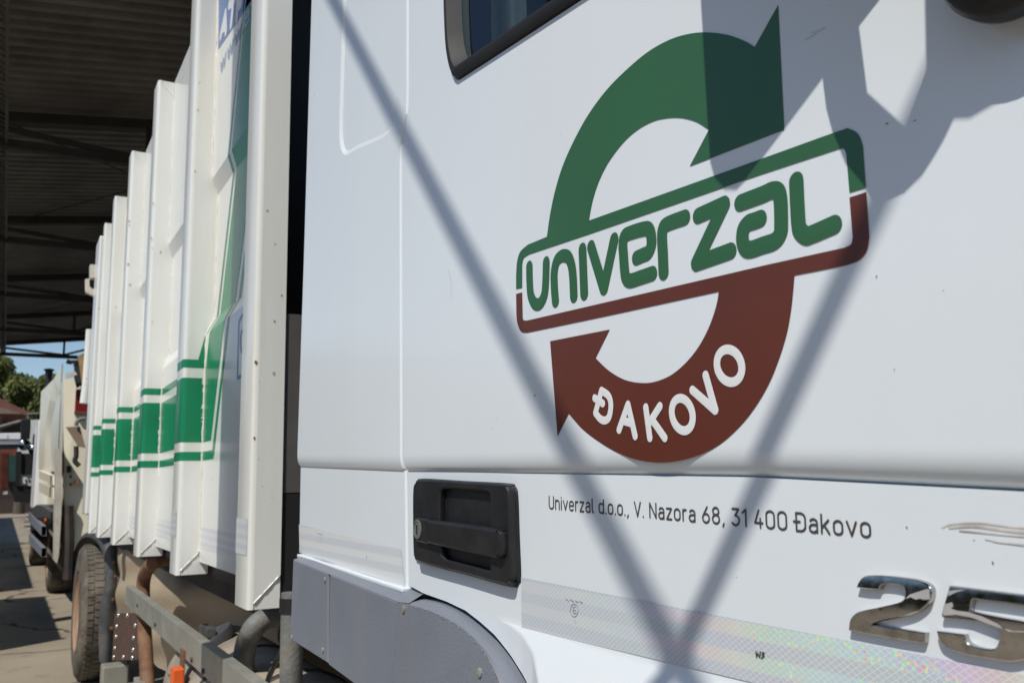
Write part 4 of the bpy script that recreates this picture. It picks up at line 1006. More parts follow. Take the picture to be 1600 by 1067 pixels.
# reflective strips low on the bays and front rib
for (x0, x1) in bays[:4]:
    mb = MB(); mb.quad((x0 + .02, .08 - od, 1.285), (x1 - .02, .08 - od, 1.285), (x1 - .02, .08 - od, 1.36), (x0 + .02, .08 - od, 1.36)); mb.build('reflective_strip', M['tape_plain'], truck, fix=False)
for (x0, x1) in ribs[:2]:
    mb = MB(); mb.quad((x0 + .004, -od, 1.325), (x1 - .02, -od, 1.325), (x1 - .02, -od, 1.42), (x0 + .004, -od, 1.42)); mb.build('reflective_strip', M['tape_plain'], truck, fix=False)
# rust specks that stand out on the front rib
def speck(px, py, r, m, X):
    p = at_x(px, py, X); mb = MB(); rn = random.Random(px * 31 + py)
    pts = [(X + .0008, p[1] + r * math.cos(t) * rn.uniform(.6, 1.2), p[2] + r * 1.3 * math.sin(t) * rn.uniform(.6, 1.2)) for t in np.linspace(0, 2 * math.pi, 11)[:-1]]
    mb.add(pts, [tuple(range(10))]); mb.build('rust_spot', m, truck, fix=False)
M['rust_pale'] = mat('pale_rust', (.60, .46, .28), .8, var=.3, scale=90)
M['rust_spot'] = mat('rust_spot', (.36, .15, .035), .8, var=.4, scale=120)
for (x, y, r) in ((400, 566, .0042), (429, 502, .0030), (397, 684, .0030), (440, 462, .0024), (405, 596, .0012), (410, 760, .0013), (425, 776, .0012), (404, 717, .0012), (432, 718, .0010)): speck(x, y, r, M['rust_spot'], ribs[0][1])
for (ri_, lst) in ((3, ((201, 345, .011), (202, 352, .009))), (2, ((238, 388, .006), (236, 372, .006), (251, 394, .007), (239, 318, .006))), (4, ((181, 480, .007),)), (1, ((300, 210, .005), (305, 268, .005), (309, 172, .005), (306, 680, .005), (300, 640, .004))), (3, ((200, 413, .009), (203, 445, .010), (222, 520, .007))), (2, ((238, 503, .005), (236, 690, .006)))):
    for (x, y, r) in lst: speck(x, y, r * (.45 + .5 * ((x * 7 + y * 3) % 10) / 10), M['rust_pale'], ribs[ri_][1])
for (x, y, r) in ((428, 583, .0042),): speck(x, y, r, M['scuff'], ribs[0][1])

# rear frame of the body with tailgate
tg = MB(); tg.box(-7.92, -7.60, -.02, .14, 1.32, 3.5); tg.build('tailgate_frame', M['body'], truck, bevel=.012)
tg = MB(); tg.box(-8.7, -7.925, .10, 2.3, 1.25, 3.35); tg.build('tailgate', M['body'], truck, bevel=.03)
hk = MB()
q = [at_x(*p, -7.9) for p in ((141, 413), (155, 414), (154, 433), (141, 434))]
hk.add([(x, y, z) for x, y, z in q] + [(x - .1, y, z) for x, y, z in q], [(0, 1, 2, 3), (0, 4, 5, 1), (1, 5, 6, 2), (2, 6, 7, 3), (3, 7, 4, 0)])
hk.build('lifting_lug', M['dirty_white'], truck)
hp = [at_x(*p, -7.9) for p in ((133.5, 436), (139.5, 435), (140, 447), (144, 451.5), (150, 450), (153, 446), (153, 464), (146, 462), (135, 457), (133.5, 452))]
hk = MB(); nh = len(hp); hk.add(hp + [(x - .06, y, z) for x, y, z in hp], [tuple(range(nh))] + [(i, (i + 1) % nh, nh + (i + 1) % nh, nh + i) for i in range(nh)])
hk.build('hook', M['dirty_white'], truck)
MB().tube([at_x(141, 515, -8.2), at_x(135, 600, -8.2), at_x(131, 630, -8.2)], .033, 12).build('lift_cylinder', M['body'], truck, smooth=50)

# ---------------------------------------------------------------- under the body
MB().box(-8.6, -1.6, .75, .85, .62, .95).build('chassis_rail', M['chassis'], truck)
MB().box(-8.6, -1.6, 1.55, 1.65, .62, .95).build('chassis_rail', M['chassis'], truck)
MB().box(-7.5, -2.4, .2, 2.2, 1.08, 1.17).build('floor_frame', M['chassis'], truck)
def wheel(cx_, cy_out, zc0, R, W, parent, name='wheel', tread=True):
    o = MB()
    pr = [(R * .56, .03), (R * .62, .004), (R * .80, 0), (R * .93, .012), (R * .985, .035), (R, .06), (R, W - .06), (R * .985, W - .035), (R * .9, W - .01), (R * .6, W)]
    o.lathe((cx_, cy_out, zc0), (0, 1, 0), pr, 48); ty = o.build(name, M['tyre'], parent, smooth=35)
    tm = MB(); 
    for k in range(60):
        a = 2 * math.pi * k / 60
        for (y0, y1, da) in ((.045, W * .27, 0), (W * .30, W * .48, .03), (W * .52, W * .70, -.02), (W * .73, W - .045, .02)):
            vs = []
            for (aa, yy) in ((a + da, cy_out + y0), (a + da, cy_out + y1), (a + da + .075, cy_out + y1), (a + da + .075, cy_out + y0)):
                for rr in (R - .004, R + .006): vs.append((cx_ + rr * math.cos(aa), yy, zc0 + rr * math.sin(aa)))
            tm.add(vs, [(1, 3, 5, 7), (0, 1, 3, 2), (2, 3, 5, 4), (4, 5, 7, 6), (6, 7, 1, 0)])
    t = tm.build('tread_blocks', M['tyre'], ty); t['kind'] = 'stuff'
    rm = MB(); rm.lathe((cx_, cy_out, zc0), (0, 1, 0), [(R * .58, .004), (R * .56, .02), (R * .50, .03), (R * .46, .10), (R * .3, .13), (R * .2, .09), (0, .09)], 40); rm.build('rim', M['rim'], ty, smooth=40)
    for k in range(10):
        a = 2 * math.pi * k / 10; MB().lathe((cx_ + .2 * math.cos(a), cy_out + .105, zc0 + .2 * math.sin(a)), (0, -1, 0), [(.016, 0), (.016, .03), (.0, .032)], 6).build('wheel_nut', M['rust_plate'], ty)
    return ty
wheel(-8.3, .0, .53, .53, .34, truck)
# rubber mudguard over the rear wheel: swept section
mg = MB()
MR = [(-8.95, (113, 992), (132, 992)), (-8.99, (112.5, 940), (134, 945)), (-8.98, (113, 900), (137, 905)), (-8.9, (114.5, 864), (140, 872)), (-8.75, (121, 845), (150, 852)), (-8.45, (131, 834), (163, 838)), (-8.1, (142, 834), (172, 832)),
      (-7.85, (153, 843), (178, 839)), (-7.68, (160, 858), (184, 856)), (-7.6, (165, 880), (184, 880)), (-7.58, (164, 912), (183, 912)), (-7.6, (157, 944), (181, 948)), (-7.62, (154.5, 985), (178, 990)), (-7.62, (155, 1034), (175, 1030))]
rows = []
for k in range(len(MR) * 4 - 3):
    i0 = min(k // 4, len(MR) - 2); t = k / 4 - i0
    a, b = MR[i0], MR[i0 + 1]
    p0, p3 = MR[max(i0 - 1, 0)], MR[min(i0 + 2, len(MR) - 1)]
    def cr(f):
        A_, B_, C_, D_ = f(p0), f(a), f(b), f(p3); return .5 * (2 * B_ + (C_ - A_) * t + (2 * A_ - 5 * B_ + 4 * C_ - D_) * t * t + (3 * B_ - A_ - 3 * C_ + D_) * t ** 3)
    X = cr(lambda r: r[0]); l = (cr(lambda r: r[1][0]), cr(lambda r: r[1][1])); r_ = (cr(lambda r: r[2][0]), cr(lambda r: r[2][1]))
    A3 = Vector(at_x(l[0], l[1], X)); B3 = Vector(at_x(r_[0], r_[1], X)); cdir = (Vector((X + 8.3, 0, A3.z - .5))).normalized()
    rows.append([tuple(A3.lerp(B3, u) + cdir * (.035 * math.sin(u * math.pi) - (.03 if u == 0 else 0))) for u in (0, .04, .2, .4, .6, .8, .96, 1)])
k_ = len(rows[0]); mg.add([p for r in rows for p in r], [(i * k_ + j, i * k_ + j + 1, (i + 1) * k_ + j + 1, (i + 1) * k_ + j) for i in range(len(rows) - 1) for j in range(k_ - 1)])
mgo = mg.build('mudguard', M['rubber'], truck, smooth=60)
for (x, y) in ((177, 878), (179, 900), (176, 936), (174, 981)):
    p = at_x(x, y, -7.57); MB().lathe(p, (1, 0, 0), [(.014, 0), (.012, .012), (.0, .014)], 8).build('rusty_bolt', M['rust'], truck)
# tan sheet closing the wheel space, with folds
tm = MB(); NXT, NZT = 40, 22; 
tA = Vector((-7.66, .225)); tB = Vector((-3.35, .82)); rows = []
for i in range(NXT + 1):
    t = i / NXT; p = Vector((np.interp(t, (0, .5, 1), (-7.66, -5.6, -3.95)), np.interp(t, (0, .5, .75, 1), (.215, .235, .36, .56)))); col = []
    for j in range(NZT + 1):
        s = j / NZT; z = 1.17 - s * (.72 - .1 * t)
        wob = .018 * math.sin(t * 23 + s * 3) * math.sin(s * 3.1) + .012 * math.sin(s * 17 + t * 9) + .02 * s
        col.append((p.x - .05 * s, p.y + wob - .05 * math.sin(s * math.pi) * min(1, t * 4), z))
    rows.append(col)
k_ = NZT + 1; tm.add([p for r in rows for p in r], [(i * k_ + j, i * k_ + j + 1, (i + 1) * k_ + j + 1, (i + 1) * k_ + j) for i in range(NXT) for j in range(NZT)])
tm.build('splash_sheet', M['tarp'], truck, smooth=60, fix=False)
# riveted rusty plate
rp = [at_y(x, y, .185) for x, y in ((179, 958), (215, 957), (214, 1030), (175, 1032))]
rp = MB().add(rp + [(x, y + .012, z) for x, y, z in rp], [(0, 1, 2, 3), (0, 4, 5, 1), (1, 5, 6, 2), (2, 6, 7, 3), (3, 7, 4, 0)]).build('riveted_plate', M['rust_plate'], truck)
rv = MB().lathe((0, 0, 0), (0, -1, 0), [(.015, 0), (.013, .006), (.007, .009), (0, .010)], 10)
for k, (x, y) in enumerate(((185, 961), (199, 961), (182.5, 978), (211.5, 977), (181.5, 994), (209, 996), (179.5, 1012), (208, 1015), (178, 1026), (193, 1026), (207, 1027))):
    p = Vector(at_y(x, y, .184)) - parent_loc(rp)
    if k == 0:
        me = bpy.data.meshes.new('rivet'); me.from_pydata(rv.v, [], rv.f); me.materials.append(M['bolt']); me.shade_smooth(); r0_ = bpy.data.objects.new('rivet', me); COL.objects.link(r0_); r0_.parent = rp; r0_.location = p
    else: copy_part(r0_, rp, p)
# rusty hoop pipe
pp = smooth_poly([(285, 876), (262, 872), (243, 877), (230, 890), (224, 910), (224, 945), (226, 990), (229, 1040), (232, 1090), (236, 1160)], False, 5)
MB().tube([at_y(a, b, .10 + max(0, (a - 240)) * .003) for a, b in pp], .034, 14).build('hoop_pipe', M['rust'], truck, smooth=60)
# side guard rail
rl = MB(); rl.box(-5.30, -2.06, .035, .07, .905, .998); 
for k in range(4): rl.box(-5.30, -2.06, .0385 + k * .008, .0425 + k * .008, .998, .9995)
rail = rl.build('guard_rail', M['alloy'], truck, bevel=.003)
lo = MB(); lo.box(-4.95, -2.06, .05, .085, .50, .59); lo.build('guard_rail', M['alloy'], truck, bevel=.003)
q = at_x(178, 1052, -6.7); MB().box(-6.85, -6.7, q[1] - .07, q[1] + .09, q[2] - .25, q[2] + .05).build('step_bracket', M['alloy'], truck, bevel=.01)
# orange side lamp on its bracket
lb = MB(); p = at_y(286, 1030, .032); lb.box(p[0] - .03, p[0] + .03, .026, .034, p[2] - .05, p[2] + .035); lb.box(p[0] - .05, p[0] + .02, -.01, .030, p[2] - .058, p[2] - .052); lb.build('lamp_bracket', M['rust'], truck)
p = at_y(278, 1052, .01); MB().box(p[0] - .032, p[0] + .032, -.012, .028, p[2] - .075, p[2] + .022).build('side_lamp', M['orange'], truck, bevel=.006)
# tank with cap
tk = MB(); tk.lathe((-2.15, .245, .73), (-1, 0, 0), [(0, 0), (.20, .01), (.225, .04), (.225, 1.70), (.205, 1.75), (.0, 1.79)], 56); tank = tk.build('fuel_tank', M['dusty'], truck, smooth=40)
for X in (-2.75, -3.25): MB().lathe((X, .245, .73), (-1, 0, 0), [(.2255, 0), (.230, .004), (.230, .03), (.2255, .034)], 56).build('tank_strap', M['chassis'], tank, smooth=40)
cp = Vector((-3.58, .15, .938))
capm = MB(); axis = Vector((0, -.45, .87)).normalized(); capm.lathe(cp - axis * .01, axis, [(.055, -.05), (.055, .0), (.085, .002), (.088, .02), (.082, .038), (.05, .044), (.0, .045)], 24)
capm.bar(cp + axis * .045 - Vector((.075, 0, 0)), cp + axis * .045 + Vector((.075, 0, 0)), .03, .03); capm.build('tank_cap', M['rubber'], tank, smooth=40)
# exhaust elbow, air tube, hose
pe = smooth_poly([(381, 1200), (381, 1067), (381, 1030), (385, 1005), (395, 983), (410, 969), (430, 962), (470, 960)], False, 6)
MB().tube([at_y(a, b, .12 + max(0, a - 395) * .002) for a, b in pe], .033, 18).build('exhaust_elbow', M['exhaust'], truck, smooth=60)
q0, q1 = at_y(457, 925, .05), at_y(457, 1120, .05)
MB().tube([(q0[0], .05, q0[2]), (q0[0] + .003, .05, q1[2])], .0265, 20).build('air_tube', M['exhaust'], truck, smooth=60)
MB().tube([(q0[0], .05, q0[2] - .012), (q0[0], .05, q0[2] - .045)], .030, 20).build('tube_clamp', M['black'], truck, smooth=60)
MB().tube([at_y(a, b, .12) for a, b in smooth_poly([(446, 1000), (440, 1018), (430, 1036), (420, 1058), (412, 1085)], False, 5)], .008, 10).build('hose', M['rubber'], truck, smooth=60)
MB().box(-2.3, -1.2, .35, 2.2, .6, 1.1).build('engine_cover', M['black'], truck)
rn = random.Random(9)
for k in range(5):
    y0 = .62 + .06 * k; z0 = 1.0 - .06 * k
    MB().tube([(x, y0 + .03 * math.sin(x * 2.3 + k), z0 - .05 * math.sin(x * 1.7 + k * 2) ** 2) for x in np.linspace(-4.6, -1.9, 24)], .008 + .003 * (k % 2), 7).build('cable', M['rubber'] if k % 2 else M['black'], truck, smooth=60)
for (px_, py_) in ((215, 945), (243, 975), (300, 1030), (318, 1048)):
    p = at_y(px_, py_, .034); MB().lathe((p[0], .034, p[2]), (0, -1, 0), [(.009, 0), (.009, .005), (.0, .006)], 6).build('rail_bolt', M['rust_plate'], truck)
MB().bar((-3.5, .12, .60), (-3.5, .12, .90), .06, .012).build('hanger', M['rust_plate'], truck)
q = [at_y(a, b, .30) for a, b in ((268, 884), (288, 887), (288, 912), (270, 910))]
MB().add(q + [(x, y + .02, z) for x, y, z in q], [(0, 1, 2, 3), (0, 4, 5, 1), (3, 2, 6, 7), (1, 5, 6, 2), (0, 3, 7, 4)]).build('hasp_plate', M['tarp'], truck)

# ================================================================== SECOND REFUSE TRUCK (cream)
t2 = thing('refuse_truck', 'cream refuse truck with crescent pressed side parked behind the white one', 'refuse truck', (-15, 1.2, 0))
XR = -10.8
def face_x(px_pts, X, th, name, m, bev=None):
    q = [at_x(a, b, X - .22 * max(0, at_x(a, b, X)[2] - 1.1)) for a, b in px_pts]; n = len(q)   # the tailgate leans forward toward its top
    return MB().add(q + [(x - th, y, z) for x, y, z in q], [tuple(range(n)), tuple(range(n, 2 * n))[::-1]] + [(i, (i + 1) % n, n + (i + 1) % n, n + i) for i in range(n)]).build(name, m, t2, bevel=bev)
# rear face (toward us)
face_x([(99, 592), (118, 592), (123, 600), (190, 600), (190, 900), (104, 860), (100, 780)], XR, .5, 'tailgate', M['cream'])
# side: pressed hopper side with crescent
Ys = at_x(100, 650, -11.5)[1] - .02
def S2(px, py, d=0.0): return at_y(px, py, Ys + d)
sd = MB()
topl = [(66, 612), (98, 566)]
# raised frame left (front post), crescent recess, rear post
cres_in = smooth_poly([(79, 640), (75, 680), (73, 712), (75, 740), (81, 735 + 5)], False, 5)
arc_l = [(64 + 0, 612), (62.5, 650), (61, 690), (60, 733)]
arc_c1 = [(78, 624), (72.5, 655), (70, 690), (69.5, 735)]
arc_c2 = [(88, 628), (81, 660), (79, 690), (82, 736)]
arc_r = [(99, 566), (98.5, 620), (98, 690), (97, 742)]
def sm(l): return smooth_poly(l, False, 6)
a0, a1, a2, a3 = sm(arc_l), sm(arc_c1), sm(arc_c2), sm(arc_r)
def strip(p, q, dp, dq, m, name, parent=t2):
    mb = MB(); n = len(p); va = [S2(*u, dp) for u in p]; vb = [S2(*u, dq) for u in q]
    mb.add(va + vb, [(i, i + 1, n + i + 1, n + i) for i in range(n - 1)]); return mb.build(name, m, parent, smooth=60, fix=False)
strip(a0, a1, -.0, .0, M['cream'], 'side_panel')
strip(a1, a2, .0, .055, M['cream'], 'side_crescent')
strip(a2, a3, .055, .0, M['pale_cream'], 'side_fairing')
mb = MB(); mb.add([S2(64, 612, 0), S2(78, 624, 0), S2(88, 628, .055), S2(84, 592, .01)], [(0, 1, 2, 3)]); mb.add([S2(84, 592, .01), S2(88, 628, .055), S2(99, 620, 0), S2(99, 566, 0)], [(0, 1, 2, 3)]); mb.build('side_top_fold', M['cream'], t2, fix=False)
for (y0, y1) in ((735, 747), (753, 768)):
    q = [S2(61, y0, -.05), S2(83, y0 + 9, -.05), S2(83, y1 + 11, -.05), S2(61, y1, -.05)]
    MB().add(q + [(x, y + .05, z) for x, y, z in q], [(0, 1, 2, 3), (0, 4, 5, 1), (3, 2, 6, 7), (1, 5, 6, 2), (0, 3, 7, 4)]).build('side_beam', M['cream'], t2)
bk = MB(); bk.box(-21, XR - .6, Ys + .24, Ys + 2.4, 1.2, 2.6); bk.build('container_shell', M['cream'], t2)
q = [at_x(a, b, XR + .05) for a, b in ((88, 700), (97, 700), (96, 800), (92, 868), (89, 880), (85, 876), (86, 800))]; n = len(q)
MB().add(q + [(x - .35, y, z) for x, y, z in q], [tuple(range(n))] + [(i, (i + 1) % n, n + (i + 1) % n, n + i) for i in range(n)]).build('tail_post', M['dirty_white'], t2)
face_x([(119, 608), (140, 608), (140, 643), (117, 643)], XR + .08, .07, 'tail_lamp', M['red'])
face_x([(116.5, 643), (140, 643), (140, 646), (116.5, 646)], XR + .09, .08, 'lamp_bar', M['rust_plate'])
face_x([(122, 556), (134, 550), (136, 600), (128, 600)], XR + .15, .1, 'hopper_board', M['tan'])
face_x([(116, 566), (124, 560), (130, 600), (120, 606), (116, 590)], XR + .12, .04, 'hopper_gap', M['black'])
face_x([(103, 583), (117, 580), (121, 585), (103, 591)], XR + .25, .06, 'top_bracket', M['dirty_white'])
MB().tube([at_x(a, b, XR + .05) for a, b in ((104, 564), (110, 566), (118, 565), (118, 572))], .025, 8).build('hydraulic_hose', M['black'], t2)
face_x([(103, 667), (125, 666), (134, 700), (122, 697)], XR + .3, .02, 'side_flap', M['brown_board'])
MB().tube([at_x(a, b, XR + .1) for a, b in smooth_poly([(119, 665), (121, 658), (128, 654), (134, 654)], False, 5)], .02, 8).build('grab_rail', M['exhaust'], t2, smooth=60)
MB().tube([at_x(a, b, XR + .1) for a, b in smooth_poly([(119, 697), (119, 712), (117, 720), (124, 728)], False, 5)], .025, 8).build('grab_rail', M['chassis'], t2, smooth=60)
face_x([(104.5, 727.5), (111, 727.5), (111, 738), (104.5, 738)], XR + .04, .05, 'work_lamp', M['black'])
face_x([(116, 750), (124, 748), (123, 757), (116, 758)], XR + .06, .05, 'rusty_lug', M['rust'])
for (x0, y0, x1, y1) in ((109, 742, 112, 746), (109, 755, 112, 758)): face_x([(x0, y0), (x1, y0), (x1, y1), (x0, y1)], XR + .03, .04, 'bolt_head', M['black'])
MB().tube([at_x(a, b, XR) for a, b in ((107, 790), (108, 850), (106, 905))], .05, 8).build('lift_chain', M['chassis'], t2)
face_x([(98, 780), (106, 790), (101, 850), (96, 890), (94, 885)], XR - .1, .06, 'mud_flap', M['brown_board'])
wheel(-15.55, Ys + .10, .52, .52, .42, t2); wheel(-21.5, Ys + .0, .52, .52, .34, t2)
q = [at_y(a, b, Ys - .02) for a, b in ((48, 795), (58, 788), (68, 792), (88, 806), (86, 812), (66, 806), (52, 812), (47, 830))]
fm2 = MB(); fm2.add([(x, y, z) for x, y, z in q] + [(x, y + .5, z) for x, y, z in q], [tuple(range(8))] + [(i, (i + 1) % 8, 8 + (i + 1) % 8, 8 + i) for i in range(8)]); fm2.build('mudguard', M['rubber'], t2)
for (ya, yb) in ((800, 815), (834, 848)):
    q = [at_y(a, b, Ys - .04) for a, b in ((45, ya), (65, ya + 22), (65, yb + 22), (45, yb))]
    MB().add(q + [(x, y + .06, z) for x, y, z in q], [(0, 1, 2, 3), (4, 5, 6, 7), (0, 4, 5, 1), (3, 2, 6, 7)]).build('side_guard', M['grey_plastic'], t2)
MB().box(-21, XR - .2, Ys + .5, Ys + 2.2, .6, 1.15).build('chassis', M['chassis'], t2)
q = at_y(76, 590, Ys + .1); MB().tube([(q[0], q[1], q[2] - .55), (q[0], q[1], q[2] + .0), (q[0] - .02, q[1] - .0, q[2] + .14)], [.06, .06, .07], 14).build('exhaust_stack', M['black'], t2, smooth=50)
MB().lathe((q[0] - .02, q[1], q[2] + .13), (0, 0, 1), [(.07, 0), (.10, .02), (.09, .04), (0, .06)], 14).build('rain_cap', M['black'], t2)
MB().box(-23.2, -21.0, Ys - .0, Ys + 2.4, 1.1, 3.0).build('cab', M['white'], t2, bevel=.08)
MB().lathe((-13.6, Ys - .02, 1.12), (0, -1, 0), [(.03, 0), (.03, .02), (0, .025)], 10).build('side_marker', M['orange'], t2)

# ================================================================== THIRD TRUCK (facing us, dark windscreen)
t3 = thing('parked_truck', 'white truck with dark windscreen and black mirrors parked behind cream truck', 'truck', (-27, 1.0, 0))
X3 = -26.0
def f3(px_pts, X, th, name, m, bev=None):
    q = [at_x(a, b, X) for a, b in px_pts]; n = len(q)
    return MB().add(q + [(x - th, y, z) for x, y, z in q], [tuple(range(n))] + [(i, (i + 1) % n, n + (i + 1) % n, n + i) for i in range(n)]).build(name, m, t3, bevel=bev)
f3([(42, 656), (70, 655), (90, 660), (90, 790), (30, 785), (28, 700), (40, 690)], X3, 2.0, 'cab', M['white'])
f3([(33, 708), (88, 709), (88, 742), (31, 741)], X3 + .05, .04, 'windscreen', M['black'])
f3([(20, 758), (90, 760), (90, 787), (22, 784)], X3 + .06, .05, 'bumper', M['black'])
f3([(25, 705), (34, 705), (32, 760), (24, 758)], X3 + .12, .06, 'dark_corner', M['black'])
f3([(36, 745), (53, 746.5), (53, 756), (36, 755)], X3 + .12, .03, 'grille_plate', M['white'])
for k in range(3): f3([(39 + k * 5, 748.5), (42 + k * 5, 748.7), (42 + k * 5, 752.5), (39 + k * 5, 752.3)], X3 + .14, .02, 'grille_slot', M['chassis'])
f3([(33, 655), (39, 653.5), (48, 655), (48, 668), (46.5, 686), (32, 686), (32, 668)], X3 + .7, .12, 'mirror_head', M['black'], .02)
f3([(34, 657), (46, 657), (45, 683), (34, 683)], X3 + .705, .005, 'mirror_glass', M['black_plastic'])
f3([(52, 678), (62, 676), (61, 701), (50, 700)], X3 + .75, .1, 'mirror_head', M['black'], .02)
for (cx_, cy_) in ((38.5, 695), (54, 702)):
    p = at_x(cx_, cy_, X3 + .8); MB().lathe(p, (1, 0, 0), [(.13, -.08), (.14, -.02), (.10, .02), (0, .03)], 16).build('round_mirror', M['mirror'], t3, smooth=60)
MB().tube([at_x(-6, 669, X3 + .6), at_x(33, 658, X3 + .6)], .05, 8).build('mirror_arm', M['exhaust'], t3)
MB().tube([at_x(44, 655, X3 + .4), at_x(44, 647, X3 + .4), at_x(62, 646, X3 + .4)], .035, 8).build('mirror_bracket', M['exhaust'], t3)
MB().box(-32, -27.5, 0.3, 2.6, .5, 2.4).build('load_body', M['green_bin'], t3)
wheel(X3 - 1.2, .2, .5, .5, .3, t3)

# ================================================================== BACKGROUND
# brown roofed barn
barn = thing('barn', 'open barn with brown sheet roof and dark inside behind the trucks', 'barn', (-58, -3, 0))
XB = -55.0
def fb(px_pts, X, th, name, m, par=barn):
    q = [at_x(a, b, X) for a, b in px_pts]; n = len(q)
    return MB().add(q + [(x - th, y, z) for x, y, z in q], [tuple(range(n)), tuple(range(n, 2 * n))[::-1]] + [(i, (i + 1) % n, n + (i + 1) % n, n + i) for i in range(n)]).build(name, m, par)
fb([(-60, 600), (0, 622), (43, 643), (43, 648), (0, 647.5), (-60, 646)], XB, 8.0, 'roof', M['tile'])
fb([(-60, 634), (0, 636), (36, 646.5), (-60, 645)], XB + .05, .06, 'gable_board', M['brown_board'])
fb([(-60, 648), (40, 648.5), (40, 780), (-60, 780)], XB - 6.0, .3, 'rear_wall', M['wood_dark'])
for px_ in (-40, 1, 40): fb([(px_, 648), (px_ + 1.6, 648), (px_ + 1.6, 779), (px_, 779)], XB, .2, 'post', M['wood_dark'])
# white vans in front of the barn
van = thing('parked_van', 'white van parked under the brown barn roof beside the dark truck mirrors', 'van', (-52, -1, 0))
def fv(px_pts, X, th, name, m): return fb(px_pts, X, th, name, m, van)
fv([(-30, 677), (40, 676), (40, 693), (-30, 694)], -50, 1.8, 'body', M['white'])
for x0, x1 in ((-28, 11.5), (13.5, 38)): fv([(x0, 677.5), (x1, 677.5), (x1, 685.5), (x0, 686)], -49.95, .04, 'white_panel', M['white'])
fv([(-30, 686), (40, 685.6), (40, 687), (-30, 687.6)], -49.93, .05, 'trim_strip', M['tile'])
fv([(-30, 694), (40, 693), (40, 712), (-30, 713)], -50.1, 1.6, 'lower_body', M['chassis'])
skip = thing('skip_container', 'red brown steel container standing in the dark behind the trucks', 'container', (-45, -1, 0))
fb([(0, 702), (31, 701), (29, 716), (14, 718), (13, 765), (0, 764)], -44, 2, 'shell', M['container_red'], skip)
fb([(13.5, 711), (28, 711), (27, 752), (13.5, 752)], -43.9, .1, 'door_panel', M['green_bin'], skip)
for k in range(4): fb([(1 + 3.2 * k, 706), (2.2 + 3.2 * k, 706), (2.2 + 3.2 * k, 762), (1 + 3.2 * k, 762)], -43.95, .1, 'stiffener', M['container_red'], skip)
fb([(6, 768), (12, 767), (12, 772), (4, 772)], -40, .3, 'drum', M['dirty_white'], skip)
hall = MB(); hall.box(-75, -74, -4, 14, 0, 3.2); ho = hall.build('boundary_wall', M['wood_dark']); tag(ho, 'low dark wall at the far end of the yard', 'wall')

# trees
def tree(label, base, h, crown_pts, nleaf, seed, droop=.5):
    t = thing('tree', label, 'tree', base, 'trees beyond the yard'); rn = random.Random(seed); bx, by, bz = base
    tr = MB(); tr.tube([(bx, by, 0), (bx + .2, by, h * .3), (bx, by + .2, h * .6), (bx + .1, by, h * .85)], [.38, .3, .2, .06], 8)
    for (cx_, cy_, cz_, r) in crown_pts: tr.tube([(bx, by, h * .35), (bx + (cx_ * .5), by + cy_ * .5, (h * .4 + cz_) / 2), (bx + cx_, by + cy_, cz_)], [.16, .1, .03], 6)
    tr.build('trunk', M['bark'], t, smooth=60)
    vs = []; fs = []
    for _ in range(nleaf):
        cx_, cy_, cz_, r = rn.choice(crown_pts)
        d = Vector((rn.gauss(0, 1), rn.gauss(0, 1), rn.gauss(0, 1))).normalized(); rr = r * (rn.uniform(.3, 1.0) if rn.random() < .7 else rn.uniform(.9, 1.35))
        c = Vector((bx + cx_, by + cy_, cz_)) + Vector((d.x * rr, d.y * rr, d.z * rr * .95))
        L_ = rn.uniform(.25, .6)
        dn = Vector((d.x * .5 + rn.gauss(0, .3), d.y * .5 + rn.gauss(0, .3), -droop * rn.uniform(.4, 1.6))).normalized(); sd_ = dn.cross(Vector((rn.gauss(0, 1), rn.gauss(0, 1), .2))).normalized() * rn.uniform(.06, .13)
        o = len(vs); vs += [tuple(c - sd_ * .3), tuple(c + dn * L_ * .5 - sd_), tuple(c + dn * L_), tuple(c + dn * L_ * .5 + sd_)]; fs.append((o, o + 1, o + 2, o + 3))
    MB().add(vs, fs).build('crown', M['leaf'], t, fix=False)
def crown(cpx, X, blobs, base_off=0):
    out = []
    return out
def tpos(px, py, X): return at_x(px, py, X)
def mk_tree(label, X, bpx, top_py, blobs, nleaf, seed, droop):
    b = tpos(bpx, 700, X); base = (X, b[1], 0); k = -X / 1400 * 1.02
    cp = []
    for (px, py, rpx) in blobs:
        p = tpos(px, py, X + random.Random(px + py).uniform(-1.2, 1.2)); cp.append((p[0] - X, p[1] - b[1], p[2], rpx * k))
    top = tpos(bpx, top_py, X)[2]
    tree(label, base, top, cp, nleaf, seed, droop)
mk_tree('tall weeping tree at the left edge behind the barn roof', -75, 0, 560, [(-8, 570, 14), (2, 590, 15), (-6, 615, 18), (8, 612, 13), (5, 566, 8), (0, 640, 18), (14, 630, 12), (-25, 600, 25)], 9000, 1, .9)
mk_tree('round yellow green tree between barn roof and cream truck', -72, 36, 582, [(34, 598, 12), (44, 604, 12), (26, 604, 9), (38, 622, 16), (52, 618, 11), (30, 632, 12), (48, 642, 13), (58, 632, 8), (36, 650, 14), (28, 592, 7)], 11000, 2, .7)
mk_tree('thin loose tree rising beside the black exhaust of the cream truck', -70, 66, 590, [(62, 610, 7), (68, 600, 6), (74, 592, 7), (62, 630, 8), (82, 590, 6), (60, 645, 8), (66, 660, 10), (90, 610, 14)], 4500, 3, .8)
mk_tree('dark bushy tree far behind the cream truck', -90, 60, 600, [(60, 690, 16), (45, 690, 16), (90, 660, 25), (120, 640, 30), (20, 690, 16), (70, 660, 12)], 5000, 4, .5)

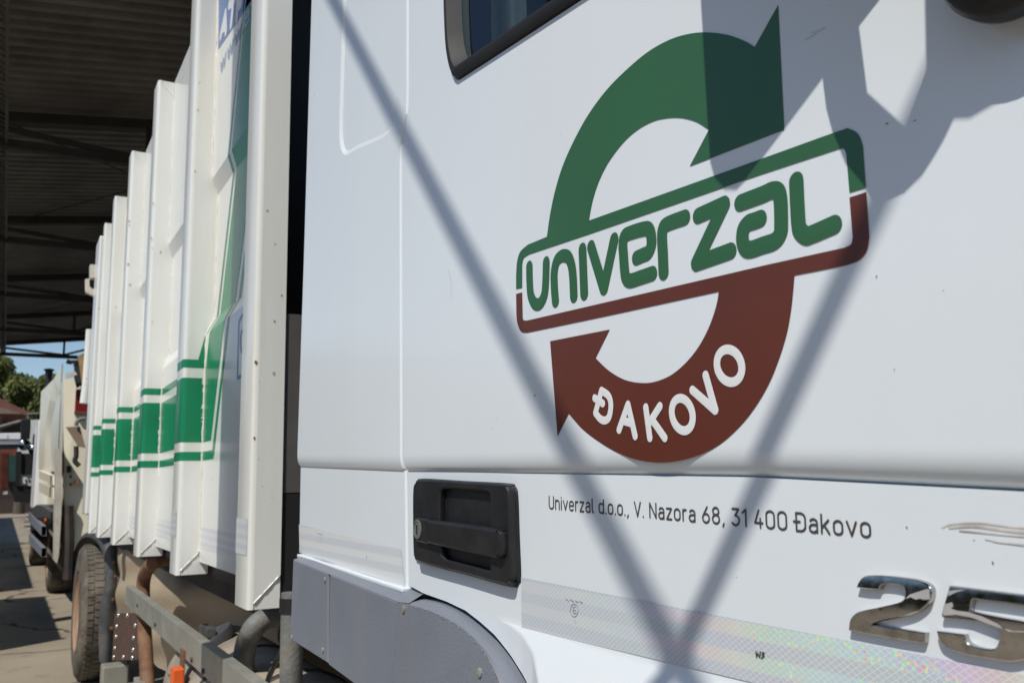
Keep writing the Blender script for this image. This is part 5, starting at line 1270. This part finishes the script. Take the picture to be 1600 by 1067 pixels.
# ================================================================== guessed unseen containers, added as casters of the shade on the yard
def shade_container(x0, x1, ytop, hgt, label):
    t = thing('shade_container', label, 'container', ((x0 + x1) / 2, ytop - 1.2, 0), 'unseen containers added as shade casters')
    b = MB(); y0, y1 = ytop - 2.4, ytop
    b.box(x0, x1, y0, y0 + .06, .2, hgt); b.box(x0, x1, y1 - .06, y1, .2, hgt); b.box(x0, x0 + .06, y0 + .06, y1 - .06, .2, hgt); b.box(x1 - .06, x1, y0 + .06, y1 - .06, .2, hgt); b.box(x0, x1, y0, y1, .14, .2)
    b.build('shell', M['green_bin'], t)
    n = int((x1 - x0) / .7)
    for k in range(n + 1):
        x = x0 + .05 + (x1 - x0 - .1) * k / n; MB().box(x - .04, x + .04, y1 + .001, y1 + .07, .2, hgt - .05).build('rib', M['green_bin'], t)
    for x in (x0 + .4, x1 - .4):
        for y in (y0 + .3, y1 - .3): MB().lathe((x, y - .1, .1), (0, 1, 0), [(0, 0), (.1, 0), (.1, .2), (0, .2)], 16).build('roller', M['chassis'], t)
shade_container(-27.0, -15.2, -1.95, 3.0, 'unseen long green ribbed container added to shade the yard, middle of the row')
shade_container(-60.0, -27.05, -1.95, 3.0, 'unseen very long green container added to shade the yard, far end of the row')
shade_container(-13.8, -9.4, -1.8, 2.95, 'unseen green container added to shade the yard, near end of the row')
# leaf row added out of view to block low sky and darken reflections
hv = []; hf = []; rn = random.Random(11)
for _ in range(9000):
    c = Vector((rn.uniform(-40, 30), -15 + rn.gauss(0, .5), rn.uniform(0, 1) ** .8 * 4.6 + rn.gauss(0, .2)))
    a = Vector((rn.gauss(0, 1), rn.gauss(0, .5), rn.gauss(0, 1))).normalized() * rn.uniform(.2, .5); b = a.cross(Vector((rn.gauss(0, 1), rn.gauss(0, 1), rn.gauss(0, 1)))).normalized() * rn.uniform(.15, .35)
    o = len(hv); hv += [tuple(c - a), tuple(c + b), tuple(c + a), tuple(c - b)]; hf.append((o, o + 1, o + 2, o + 3))
ho = MB().add(hv, hf).build('added_hedge', M['leaf'], None, fix=False); ho['kind'] = 'stuff'; tag(ho, 'unseen leaf row added to block low sky and darken reflections', 'added_hedge')
